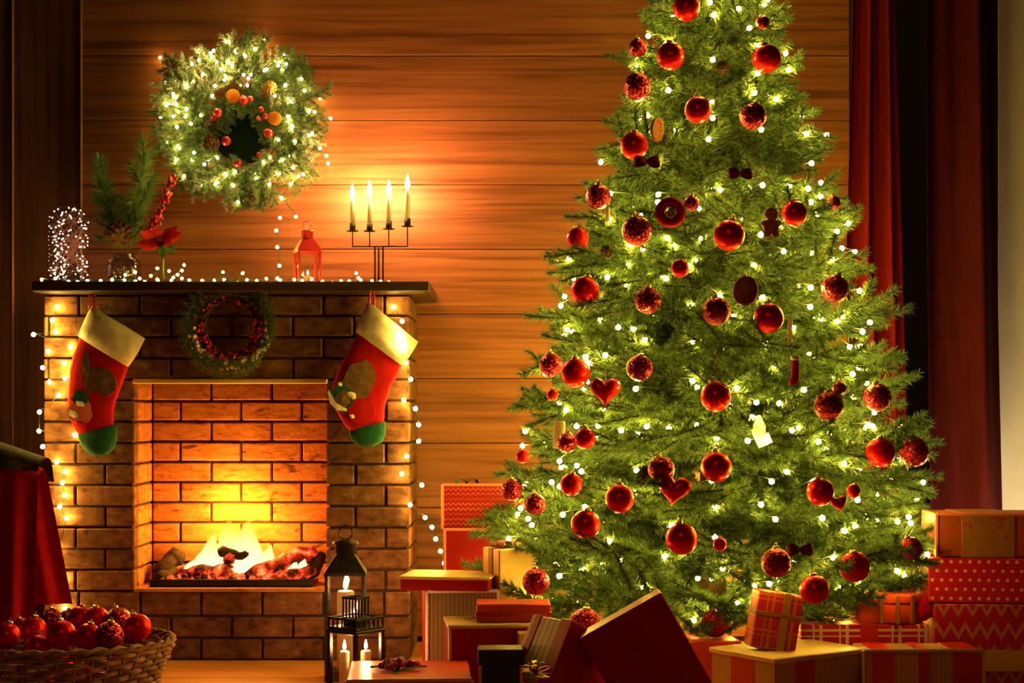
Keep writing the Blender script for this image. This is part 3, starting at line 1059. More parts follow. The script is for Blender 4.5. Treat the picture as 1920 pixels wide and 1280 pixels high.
def sprig(px0, py0, px1, py1, Y, label, roll, scale=1.0, me=None):
    a, b2 = at(px0, py0, Y), at(px1, py1, Y)
    d = b2 - a
    q = d.to_track_quat('X', 'Z')
    o = link('pine_sprig', me or sp1, None, a)
    o.rotation_euler = (q.to_matrix() @ Matrix.Rotation(roll, 3, 'X')).to_euler()
    s = d.length / .30 * scale
    o.scale = (s, s, s)
    return tag(o, label, 'sprig', 'pine sprigs in the vase')


sprig(236, 500, 168, 312, 5.42, 'tall pine sprig leaning left out of the glass vase', .3)
sprig(238, 500, 198, 395, 5.38, 'short pine sprig low at the left of the glass vase', 1.2, 1.2)
sprig(240, 500, 292, 290, 5.46, 'pine sprig leaning right behind the red berry stem', .1)
sprig(238, 500, 252, 380, 5.44, 'short upright pine sprig in the middle of the vase', .9, 1.1)


def pine_cone(c, r, h, label, group=None, name='pine_cone', rot=(0, 0, 0), parent=None, mat=None):
    b = MB()
    b.ball((0, 0, h / 2), r * .55, 8, 6, 0, h / (r * 1.1) * .9)
    n = 46
    for k in range(n):
        t = (k + .5) / n
        a = k * 2.399
        rad = r * math.sin(PI * (0.12 + .83 * t)) ** .7
        zz = h * (1 - t) * .96
        d = Vector((math.cos(a), math.sin(a), 0)); s = Vector((-math.sin(a), math.cos(a), 0))
        wv = r * .36
        p = d * rad * .45 + Vector((0, 0, zz))
        tip = d * rad + Vector((0, 0, zz + h * .07))
        b.add([p + s * wv * .5, p - s * wv * .5, tip - s * wv * .6 , tip + Vector((0, 0, -h * .05)) + d * r * .08, tip + s * wv * .6, p + Vector((0, 0, -h * .05))],
              [(0, 1, 2, 3, 4), (1, 0, 5), (0, 4, 3, 5), (1, 5, 3, 2)])
    me = b.mesh(name, mat or M['cone'])
    o = link(name, me, parent, Vector(c) - wloc(parent), rot)
    if label:
        tag(o, label, 'pine cone', group)
    return o


p = at(222, 445, 5.36)
pine_cone(p + Vector((0, 0, .035)), .045, .07, 'dark pine cone tucked against the sprigs of the glass vase', None, 'pine_cone', (PI * .75, .2, .4))

bs = thing('berry_spray', 'stem of bright red berries leaning right out of the glass vase', 'berry stem', at(240, 505, 5.40))
p0, p1 = at(240, 505, 5.40), at(325, 325, 5.40)
pts = [p0.lerp(p1, t) + Vector((.012 * math.sin(PI * t), 0, -.01 * math.sin(PI * t))) for t in [i / 8 for i in range(9)]]
MB().tube(pts, [.003 - .002 * i / 8 for i in range(9)], 5).build('stem', M['twig'], bs)
bm_ = MB().ball((0, 0, 0), .0068, 8, 6).mesh('berry', M['berry'])
for k in range(85):
    t = rnd.uniform(.36, 1.0)
    q = p0.lerp(p1, t) + Vector((.012 * math.sin(PI * t), 0, -.01 * math.sin(PI * t)))
    a = rnd.uniform(0, 2 * PI); s = rnd.uniform(.004, .02) * (1.15 - .5 * t)
    d = (p1 - p0).normalized(); u = d.cross(Vector((0, 1, 0))).normalized()
    link('berry', bm_, bs, q + (u * math.cos(a) + Vector((0, 1, 0)) * math.sin(a)) * s - wloc(bs))


def leaf_mesh(b, c, ang, el, ln, wd, mi=0, fold=.25):
    """pointed bract from c along angle ang (in the x-z plane rotated by el towards the camera)"""
    d = Vector((math.cos(ang), -math.sin(el), math.sin(ang))); d.normalize()
    s = d.cross(Vector((0, 1, 0)))
    if s.length < 1e-3:
        s = Vector((1, 0, 0))
    s.normalize(); n = s.cross(d).normalized()
    vs = []
    for (t, wv) in ((0, .06), (.25, .75), (.5, 1), (.75, .6), (1, 0.02)):
        m = c + d * ln * t + n * (-.12 * ln * t * t)
        vs += [m - s * wd / 2 * wv + n * fold * wd * wv * .3, m, m + s * wd / 2 * wv + n * fold * wd * wv * .3]
    fs = []
    for i in range(4):
        o = i * 3
        fs += [(o, o + 1, o + 4, o + 3), (o + 1, o + 2, o + 5, o + 4)]
    k = len(vs)
    vs2 = vs + [v - n * .0015 for v in vs]
    fs2 = fs + [tuple(i + k for i in f[::-1]) for f in fs]
    b.add(vs2, fs2, mi, True)


pc = at(300, 450, 5.36)
poi = thing('poinsettia', 'red poinsettia flower with green leaf on the mantel right of the vase', 'flower', (pc.x, 5.38, ZM))
MB().tube([pc + Vector((0, .02, -.01)), pc + Vector((.005, .03, -.06)), Vector((pc.x + .005, 5.40, ZM + .002))], .003, 6).build('stem', M['leaf'], poi)
for (ang, ln, wd, el) in ((.25, .085, .04, .2), (.65, .075, .036, -.1), (2.75, .07, .04, .3), (3.4, .075, .042, .2), (3.75, .07, .04, .5), (-.25, .06, .036, .6), (-1.3, .04, .03, .9), (1.7, .045, .03, .2), (-2.2, .045, .034, .8)):
    b = MB(); leaf_mesh(b, pc, ang, el, ln, wd); b.build('petal', M['petal'], poi)
for (ang, ln, wd) in ((-1.35, .055, .03), (-.5, .07, .025), (-2.5, .05, .03)):
    b = MB(); leaf_mesh(b, pc + Vector((0, .012, -.01)), ang, .2, ln, wd); b.build('leaf', M['leaf'], poi)
for k in range(5):
    a = k * 1.256
    MB().ball(pc + Vector((.006 * math.cos(a), -.006, .006 * math.sin(a))), .004, 6, 4).build('bud', M['gold'], poi)

# ---- string along the mantel
pts = []
x = 78
while x < 742:
    pts.append(at(x, 0, 5.24) * 1.0)
    pts[-1].y = rnd.uniform(5.235, 5.36); pts[-1].x = X_(x, pts[-1].y); pts[-1].z = ZM + rnd.uniform(.006, .016)
    x += rnd.uniform(14, 27)
for (px, py) in ((235, 515), (253, 510), (262, 522), (283, 517), (296, 525), (295, 503), (317, 508), (333, 515), (341, 507), (325, 520), (345, 497), (418, 510), (455, 512), (668, 512), (672, 521)):
    Y = 5.26 + (522 - py) * .006
    q = at(px, py, Y); q.z = max(q.z, ZM + .006)
    pts.append(q)
pts.sort(key=lambda v: v.x)
string_lights('string of warm lights lying along the dark mantel shelf', pts, .0054, M['bulb_side'], sag=.004)

# ---- strings down the two sides of the fireplace
left = [(68, 544), (107, 575), (98, 600), (104, 622), (63, 627), (132, 650), (90, 658), (120, 681), (80, 689), (122, 709), (93, 716), (110, 741), (74, 772), (73, 808), (140, 815), (80, 837), (106, 866),
        (123, 884), (117, 905), (121, 928), (112, 950), (125, 971), (105, 1032), (119, 1085), (121, 1139)]
string_lights('string of warm lights down the left edge of the brick fireplace',
              [at(px, py, (5.28 if px > 82 else 5.24)) for px, py in left], .0080, M['bulb_drop'])
right = [(718, 545), (738, 575), (754, 602), (753, 630), (757, 652), (761, 680), (770, 711), (757, 750), (779, 766), (785, 796), (785, 827), (763, 855), (753, 888), (791, 909), (769, 946), (797, 970),
         (810, 988), (817, 1010), (826, 1033), (833, 1055)]
string_lights('string of warm lights down the right edge of the fireplace to the floor',
              [at(px, py, 5.275 if px < 795 else 5.33) if (px, py) not in ((754, 602), (753, 630), (757, 652)) else at(px, py, 5.195) for px, py in right], .0080, M['bulb_drop'])
hang = [(545, 345), (528, 372), (555, 406), (525, 408), (518, 432), (520, 463), (524, 498), (520, 522)]
string_lights('short string of lights hanging from the wall wreath down to the mantel', [at(px, py, 5.62 - .02 * i) for i, (px, py) in enumerate(hang)], .0065, M['bulb_side'])

# ================================================================ WALL WREATH
M['dark_disc'] = noisy('dark green centre disc', [(0.3, (0.003, 0.008, 0.006)), (0.7, (0.006, 0.016, 0.012))], scale=(60, 60, 60), rough=0.95, spec=.1)
YWR = 5.625
wc = at(455, 232, YWR)
pxm = YWR / F
Rw = 98 * pxm
wr = thing('pine_wreath', 'large pine wreath with red berries and lights hanging on the wood wall', 'wreath', (wc.x, YW, wc.z - 165 * pxm))
b = MB()
b.tube([wc + Vector((Rw * math.cos(2 * PI * k / 28), .02, Rw * math.sin(2 * PI * k / 28))) for k in range(28)], .024, 6, closed=True)
b.build('ring', M['bark'], wr)
wm = [M['needle_wreath'], M['bark']]
wms = [branch_mesh('sprig', .155, wm, 30 + k, 1500, (.016, .027), 7, .42, .0032, 0, .1, .003) for k in range(3)]
wmf = [branch_mesh('sprig', .155, [M['needle_frost'], M['bark']], 40 + k, 1300, (.014, .024), 6, .42, .0036, 0, .1, .003) for k in range(2)]
for k in range(120):
    a = 2 * PI * (k + rnd.random()) / 120
    layer = k % 3
    rr_ = Rw * (1.08, .86, .97)[layer] * rnd.uniform(.93, 1.07)
    p = wc + Vector((rr_ * math.cos(a), (.0, -.015, -.03)[layer], rr_ * math.sin(a)))
    sw = rnd.uniform(-.35, .95) if layer != 1 else rnd.uniform(.9, 1.9)
    dirv = Vector((math.cos(a - sw), -rnd.uniform(.05, .45), math.sin(a - sw)))
    q = dirv.to_track_quat('X', 'Y')
    o = link('sprig', wmf[k % 2] if rnd.random() < .3 else wms[k % 3], wr, p - wloc(wr), (q.to_matrix() @ Matrix.Rotation(rnd.uniform(0, 6), 3, 'X')).to_euler(), rnd.uniform(.5, .92))
for k in range(12):
    a = 2 * PI * (k + rnd.random()) / 22
    p = wc + Vector((Rw * .82 * math.cos(a), .035, Rw * .82 * math.sin(a)))
    dirv = Vector((-math.cos(a + .3), .1, -math.sin(a + .3)))
    link('sprig', wms[k % 3], wr, p - wloc(wr), dirv.to_track_quat('X', 'Y').to_euler(), rnd.uniform(.6, .8))
MB().lathe([(1e-6, -.003), (66 * pxm, -.003), (68 * pxm, 0), (66 * pxm, .003), (1e-6, .003)], 32, wc + Vector((0, .078, 0)), mat4=Matrix.Rotation(PI / 2, 4, 'X')).build('dark_disc', M['dark_disc'], wr)  # near-black disc added to keep the wreath's open centre dark
# inner berries, cones, orange slices, in the photograph's places
bmw = MB().ball((0, 0, 0), .017, 12, 8).mesh('berry', M['berry'])
for (px, py, s) in ((408, 212, 1), (457, 188, 1), (503, 250, 1.05), (424, 264, 1), (445, 305, .9), (490, 205, .6), (498, 218, .6), (485, 222, .5), (495, 284, .5), (486, 290, .6), (507, 282, .5), (400, 222, .5), (470, 185, .6)):
    link('berry', bmw, wr, at(px, py, 5.575) - wloc(wr), None, s)
for (px, py) in ((437, 180), (515, 222)):
    b = MB(); b.lathe([(1e-6, -.002), (.022, -.002), (.024, 0), (.022, .002), (1e-6, .002)], 16, at(px, py, 5.57), mat4=Matrix.Rotation(PI / 2 + .25, 4, 'X'))
    b.build('orange_slice', M['orange'], wr)
pine_cone(at(386, 268, 5.57), .03, .05, None, None, 'pine_cone', (PI * .55, .3, 1.0), wr)
pine_cone(at(384, 235, 5.57), .022, .04, None, None, 'pine_cone', (PI * .5, -.3, 2.0), wr)
pine_cone(at(448, 152, 5.58), .024, .045, None, None, 'pine_cone', (PI * .5, .1, 2.0), wr)
pine_cone(at(498, 165, 5.58), .024, .04, None, None, 'pine_cone', (PI * .5, .1, 1.0), wr, M['gold'])
pts = []
for (px, py) in ((371, 94), (395, 100), (425, 78), (428, 115), (435, 122), (460, 105), (478, 92), (523, 117), (530, 130), (565, 148), (571, 170), (310, 155), (325, 176), (330, 183), (330, 195), (316, 194), (301, 220), (325, 218),
                 (358, 232), (332, 238), (340, 262), (312, 265), (364, 286), (383, 308), (345, 330), (378, 345), (404, 346), (438, 348), (481, 336), (494, 305), (521, 325), (530, 300), (553, 265), (590, 210), (620, 222), (600, 278),
                 (577, 310), (612, 292), (615, 306), (548, 235), (515, 180), (535, 160), (421, 150), (350, 160), (360, 300), (505, 345), (527, 370), (560, 330), (540, 218), (398, 180), (545, 190), (470, 140), (415, 130), (380, 140), (360, 120),
                 (500, 130), (545, 345), (330, 300), (350, 205), (585, 250)):
    Y = rnd.uniform(5.535, 5.585)
    if (px, py) in ((310, 155), (620, 222), (612, 292), (615, 306), (301, 220), (577, 310), (527, 370)):
        Y = 5.66
    pts.append(at(px, py, Y))
ctr = at(455, 232, 5.6)
for k in range(46):
    a, q_ = rnd.uniform(0, 2 * PI), rnd.uniform(72, 150)
    pts.append(at(455 + q_ * math.cos(a), 232 + q_ * math.sin(a), rnd.uniform(5.53, 5.62)))
pts.sort(key=lambda v: math.atan2(v.z - ctr.z, v.x - ctr.x))
extra = [at(300, 108, 5.69), at(495, 75, 5.69), at(600, 185, 5.69), at(330, 190, 5.67)]
string_lights('ring of pale lights wound through the pine wreath on the wall', pts, .0060, M['bulb_wreath'], sag=.01)
string_lights('few lights tucked behind the pine wreath against the wood wall', extra, .0060, M['bulb_side'], sag=0, wr=.0008)

# ================================================================ SMALL WREATH ON THE BRICKS
YS = 5.265
sc_ = at(432, 612, YS)
sw_ = thing('twig_wreath', 'small twig wreath with frosted berries hanging on the bricks above the hearth', 'wreath', (sc_.x, YF, sc_.z - .13))
Rs = 58 / F * YS
for j in range(14):
    ph = rnd.uniform(0, 6)
    pts = []
    for k in range(26):
        a = 2 * PI * k / 26
        r_ = Rs * (1 + rnd.uniform(-.05, .05)) + .016 * math.sin(3 * a + ph)
        pts.append(sc_ + Vector((r_ * math.cos(a), .010 * math.cos(4 * a + ph), r_ * 1.05 * math.sin(a))))
    MB().tube(pts, .0035, 4, closed=True).build('twig', M['twig'], sw_)
sws = branch_mesh('sprig', .07, [M['needle_vase'], M['bark']], 77, 900, (.010, .018), 5, .4, .002, 0, .1, .002)
for k in range(34):
    a = 2 * PI * k / 34
    dirv = Vector((math.cos(a - 1.0), -.4, math.sin(a - 1.0)))
    link('sprig', sws, sw_, sc_ + Vector((Rs * math.cos(a), -.008, Rs * math.sin(a))) - wloc(sw_), dirv.to_track_quat('X', 'Y').to_euler())
bf = MB().ball((0, 0, 0), .0078, 8, 5).mesh('berry', M['frost'])
br = MB().ball((0, 0, 0), .0062, 8, 5).mesh('berry', M['berry'])
for k in range(150):
    a = rnd.uniform(PI * .98, PI * 2.05) if k < 110 else rnd.uniform(0, 2 * PI)
    out = k % 3
    r_ = Rs * (1.22 if out == 0 else (1.04 if out == 1 else .88)) + rnd.uniform(-.012, .012)
    pale = (out == 0 and PI < a < 2 * PI)
    link('berry', bf if pale else br, sw_, sc_ + Vector((r_ * math.cos(a), -.016 + rnd.uniform(-.008, .006), r_ * 1.05 * math.sin(a))) - wloc(sw_), None, rnd.uniform(.8, 1.25))


# ================================================================ STOCKINGS
def stocking(label, rows, cuff_rows, toe_rows, Y, hook, picture):
    """rows: (left x,y) (right x,y) pairs in photograph pixels down the leg"""
    top = at(*hook, Y)
    root = thing('christmas_stocking', label, 'stocking', top)

    def loft(rs, th, grow=0.0, n=14):
        P = []
        L_ = len(rs)
        for i, ((x0, y0), (x1, y1)) in enumerate(rs):
            a, b2 = at(x0, y0, Y), at(x1, y1, Y)
            c = (a + b2) / 2; h = (b2 - a) / 2 * (1 + grow)
            P.append([c + h * math.cos(2 * PI * k / n) + Vector((0, -th * math.sin(2 * PI * k / n) * min(1.0, h.length / .03 + .2), 0)) for k in range(n)])
        bb = MB(); bb.grid(P[::-1], 0, True, True)
        m = len(bb.v)
        bb.f.append(tuple(range(n))[::-1]); bb.m.append(0); bb.sm.append(True)
        bb.f.append(tuple(range(m - n, m))); bb.m.append(0); bb.sm.append(True)
        return bb
    loft(rows, .022).build('leg', M['red_velvet'], root)
    loft(cuff_rows, .032, .02).build('cuff', M['cuff'], root)
    loft(toe_rows, .024, .04).build('toe', M['green_felt'], root)
    (hx, hy) = hook
    lp = []
    for k in range(14):
        a = PI * k / 13
        lp.append(at(hx + 5 * math.cos(a), hy + 38 - 36 * math.sin(a), Y - .012))
    MB().tube(lp, .0042, 6).build('loop', M['ribbon_red'], root)
    for (pts, mat, lift) in picture:
        c = Vector((sum(p[0] for p in pts) / len(pts), sum(p[1] for p in pts) / len(pts)))
        b = MB()
        ring = [at(px, py, Y - lift) for px, py in pts]
        ctr = at(c[0], c[1], Y - lift - .004)
        vs = ring + [ctr] + [q + Vector((0, .007, 0)) for q in ring]
        n = len(ring)
        b.add(vs, [(i, (i + 1) % n, n) for i in range(n)] + [((i + 1) % n, i, n + 1 + i, n + 1 + (i + 1) % n) for i in range(n)], 0, False)
        b.build('applique', M[mat], root)


def blob(cx, cy, rx, ry, n=14, rot=0.0, wob=.12, seed=1):
    g = random.Random(seed)
    o = []
    for k in range(n):
        a = 2 * PI * k / n
        r_ = 1 + g.uniform(-wob, wob)
        x, y = rx * r_ * math.cos(a), ry * r_ * math.sin(a)
        o.append((cx + x * math.cos(rot) - y * math.sin(rot), cy + x * math.sin(rot) + y * math.cos(rot)))
    return o


stocking('red stocking with cream cuff and dark green toe at the left of the hearth',
         [((160, 606), (254, 664)), ((148, 634), (240, 690)), ((138, 660), (232, 712)), ((131, 690), (224, 735)), ((128, 722), (217, 752)), ((127, 755), (213, 772)), ((131, 785), (213, 792)), ((142, 808), (213, 812)), ((158, 830), (208, 832))],
         [((172, 574), (271, 634)), ((163, 592), (262, 653)), ((154, 612), (252, 670)), ((147, 630), (240, 687))],
         [((146, 815), (218, 796)), ((152, 832), (219, 820)), ((162, 846), (214, 840)), ((176, 854), (202, 852))], 5.26, (173, 540),
         [(blob(163, 700, 9, 42, 12, -.1, .1, 3), 'brown_felt', .022), (blob(190, 715, 34, 26, 14, .5, .15, 4), 'brown_felt', .0235), (blob(150, 745, 16, 12, 12, .2, .2, 5), 'green_felt', .0225),
          (blob(150, 772, 22, 24, 14, .3, .2, 6), 'ribbon_pink', .0215), (blob(138, 776, 11, 7, 12, .5, .2, 7), 'white_felt', .0235), (blob(150, 757, 9, 5, 10, .3, .2, 8), 'white_felt', .0255), (blob(152, 795, 10, 6, 10, .4, .2, 9), 'ribbon_red', .024)])
stocking('red stocking with cream cuff and bright green toe at the right of the hearth',
         [((678, 596), (770, 650)), ((668, 630), (752, 685)), ((655, 655), (745, 705)), ((640, 682), (734, 722)), ((628, 710), (728, 742)), ((622, 738), (722, 760)), ((628, 765), (720, 782)), ((642, 790), (720, 800)), ((660, 812), (716, 822))],
         [((692, 565), (783, 640)), ((684, 580), (775, 655)), ((675, 600), (765, 670)), ((667, 622), (752, 684))],
         [((656, 806), (722, 790)), ((656, 818), (722, 812)), ((664, 830), (716, 828)), ((676, 837), (702, 836))], 5.235, (697, 540),
         [(blob(672, 715, 30, 44, 14, .5, .12, 13), 'brown_felt', .0225), (blob(648, 742, 26, 30, 14, .3, .12, 14), 'green_felt', .022), (blob(642, 750, 14, 17, 12, .3, .12, 15), 'brown_felt', .0255),
          (blob(678, 770, 26, 26, 14, .1, .15, 16), 'ribbon_red', .0235), (blob(660, 740, 9, 6, 12, .6, .2, 17), 'white_felt', .0265), (blob(637, 720, 5, 4, 10, .3, .2, 18), 'white_felt', .0265), (blob(660, 780, 5, 4, 10, .3, .2, 19), 'white_felt', .027),
          ([(614, 735), (617, 731), (622, 748), (634, 762), (650, 766), (650, 771), (632, 769), (619, 756)], 'white_felt', .025)])
# ================================================================ CHRISTMAS TREE
TX, TY = 0.612, 5.0
TTOP = 2.52


def tree_R(z):
    t = max(0.0, (TTOP - z) / 2.02)
    r = .665 * t ** .80
    if z < .40:
        r *= 1 - .25 * ((.40 - z) / .35) ** 1.2
    return r


tree = thing('christmas_tree', 'tall decorated green fir tree standing right of the fireplace', 'tree', (TX, TY, 0))
MB().tube([(TX, TY, .02 + 2.44 * i / 6) for i in range(7)], [.045, .042, .036, .03, .022, .014, .006], 10).build('trunk', M['bark'], tree)
st = MB()
for k in range(4):
    a = PI / 4 + k * PI / 2
    d = Vector((math.cos(a), math.sin(a), 0))
    st.tube([Vector((TX, TY, .10)), Vector((TX, TY, .06)) + d * .1, Vector((TX, TY, .012)) + d * .24], .011, 6)
st.lathe([(.05, .03), (.05, .13), (.046, .13), (.046, .03)], 14, (TX, TY, 0))
st.build('stand', M['iron'], tree)
nm = [M['needle'], M['bark']]
BL = {}
for li, ln in enumerate((.20, .32, .46, .60)):
    for v in range(3):
        BL[(li, v)] = branch_mesh('branch', ln, nm, 100 + li * 10 + v, 1400, (.020, .036), (8, 12, 17, 21)[li], (.50, .44, .38, .34)[li], (.0042), -.12, (.08, .12, .16, .2)[li], .0055)
nb = 0
tiers = 17
for ti in range(tiers):
    f = (ti + .5) / tiers
    z = .13 + (TTOP - .12 - .13) * f ** .93
    Rz = tree_R(z + .02)
    n = int(round(6 + 17.5 * Rz / .66))
    for k in range(n):
        a = 2 * PI * (k + .5 * (ti % 2)) / n + rnd.uniform(-.12, .12)
        back = math.sin(a) > .45
        if back and k % 3 == 0:
            continue
        reach = Rz * rnd.uniform(.86, 1.08)
        if math.sin(a) > .3:
            reach = min(reach, .54 / max(.3, math.sin(a)))
        if z < .34 and math.sin(a) < -.2:
            reach = min(reach, (.40 if z < .24 else .50) / -math.sin(a))
        el = lerp(-.08, .55, f) + rnd.uniform(-.12, .12)
        Lb = max(.15, (reach + .0) / math.cos(el) * .97)
        li = min(range(4), key=lambda i: abs((.20, .32, .46, .60)[i] - min(Lb, .62)))
        ln = (.20, .32, .46, .60)[li]
        d = Vector((math.cos(a) * math.cos(el), math.sin(a) * math.cos(el), math.sin(el)))
        tip = Vector((TX + math.cos(a) * reach, TY + math.sin(a) * reach, z + rnd.uniform(-.04, .04)))
        s = lerp(.85, 1.15, (Lb / ln - .85) / .3)
        base = tip - d * ln * s
        q = d.to_track_quat('X', 'Z').to_matrix() @ Matrix.Rotation(rnd.uniform(-.5, .5), 3, 'X')
        link('branch', BL[(li, nb % 3)], tree, base - tree.location, q.to_euler(), s)
        nb += 1
for k in range(7):
    a = k * 2.4
    d = Vector((math.cos(a) * .35, math.sin(a) * .35, .93)).normalized()
    link('branch', BL[(0, k % 3)], tree, Vector((TX, TY, 2.28 + .012 * k)) - tree.location, d.to_track_quat('X', 'Z').to_euler(), .9)
    nb += 1




def on_tree(px, py, frac=1.0, off=0.0):
    """point of the tree's front skin seen at this pixel (Y found by marching along the view ray)"""
    best = None
    y = 4.1
    while y < 5.15:
        p = at(px, py, y)
        r = math.hypot(p.x - TX, p.y - TY)
        if r <= tree_R(p.z) * frac:
            best = p
            break
        y += .004
    if best is None:
        best = at(px, py, 5.0)
    return best if not off else at(px, py, best.y - off)


# ---- two light strings: spirals round the crown
def tree_string(z0, z1, n, turns, label, seed, extra=()):
    g = random.Random(seed)
    pts = []
    for k in range(n):
        t = (k + g.uniform(-.3, .3)) / n
        t = max(0, min(1, t))
        # equal spacing over the cone's skin
        z = z0 + (z1 - z0) * t
        pts.append((t, z))
    out = []
    ang = g.uniform(0, 6)
    for (t, z) in pts:
        R_ = tree_R(z)
        ang += 2 * PI * turns / n
        fr = g.choice((.95, .90, .84, .78, .70, .60)) * g.uniform(.96, 1.04)
        a = ang + g.uniform(-.05, .05)
        if math.sin(a) > .25 and k % (1 if z < 1.1 else (2 if z < 1.4 else 4)):
            continue
        if z < .36 and math.sin(a) < -.35 and R_ * fr * math.sin(a) < -.28:
            fr = -.27 / (R_ * math.sin(a)) * g.uniform(.75, 1.0)
        out.append(Vector((TX + R_ * fr * math.cos(a), TY + R_ * fr * math.sin(a), z + g.uniform(-.05, .05))))
    out[len(out) // 2:len(out) // 2] = list(extra)
    return string_lights(label, out, .0085, M['bulb_tree'], sag=.015)


tree_string(.16, 0.78, 260, 10, 'fairy lights wound through the broad bottom third of the fir tree', 3)
tree_string(.74, 1.45, 225, 9, 'fairy lights wound through the middle of the fir tree', 4,
            [on_tree(1410, 790, 1, .05), on_tree(1436, 822, 1, .05), on_tree(1402, 826, 1, .04)])
tree_string(1.40, 2.42, 140, 10, 'fairy lights wound through the narrow top of the fir tree', 5)

# ---- ornaments
RB = {}


def ball_mesh(mat, r, name):
    k = (mat, round(r, 4))
    if k not in RB:
        b = MB().ball((0, 0, 0), r, 28, 18)
        c = MB().lathe([(r * .22, r * .93), (r * .24, r * .95), (r * .24, r * 1.10), (r * .20, r * 1.13), (1e-6, r * 1.13)], 12)
        h = []
        for q in range(9):
            a = 2 * PI * q / 9
            h.append((r * .12 * math.cos(a), 0, r * 1.24 + r * .12 * math.sin(a)))
        c.tube(h, r * .025, 4, closed=True)
        RB[k] = (b.mesh(name, M[mat]), c.mesh('cap', M['cap']))
    return RB[k]


def bauble(px, py, rpx, kind, label, pos=None, frac=1.0, tilt=None, name=None, group=None):
    mat = {'m': 'matte_red', 'g': 'glitter_red'}[kind]
    p = pos if pos is not None else on_tree(px, py, frac, .05)
    r = rpx / F * p.y
    r = round(r / .001) * .001
    nmn = name or {'m': 'matte_bauble', 'g': 'glitter_bauble'}[kind]
    bm2, cm = ball_mesh(mat, r, nmn)
    o = link(nmn, bm2, None, p)
    o.rotation_euler = tilt if tilt is not None else (rnd.uniform(-.25, .25), rnd.uniform(-.25, .25), rnd.uniform(0, 6))
    link('cap', cm, o)
    tag(o, label, 'bauble', group or {'m': 'matte red baubles on the tree', 'g': 'glitter baubles on the tree'}[kind])
    return o


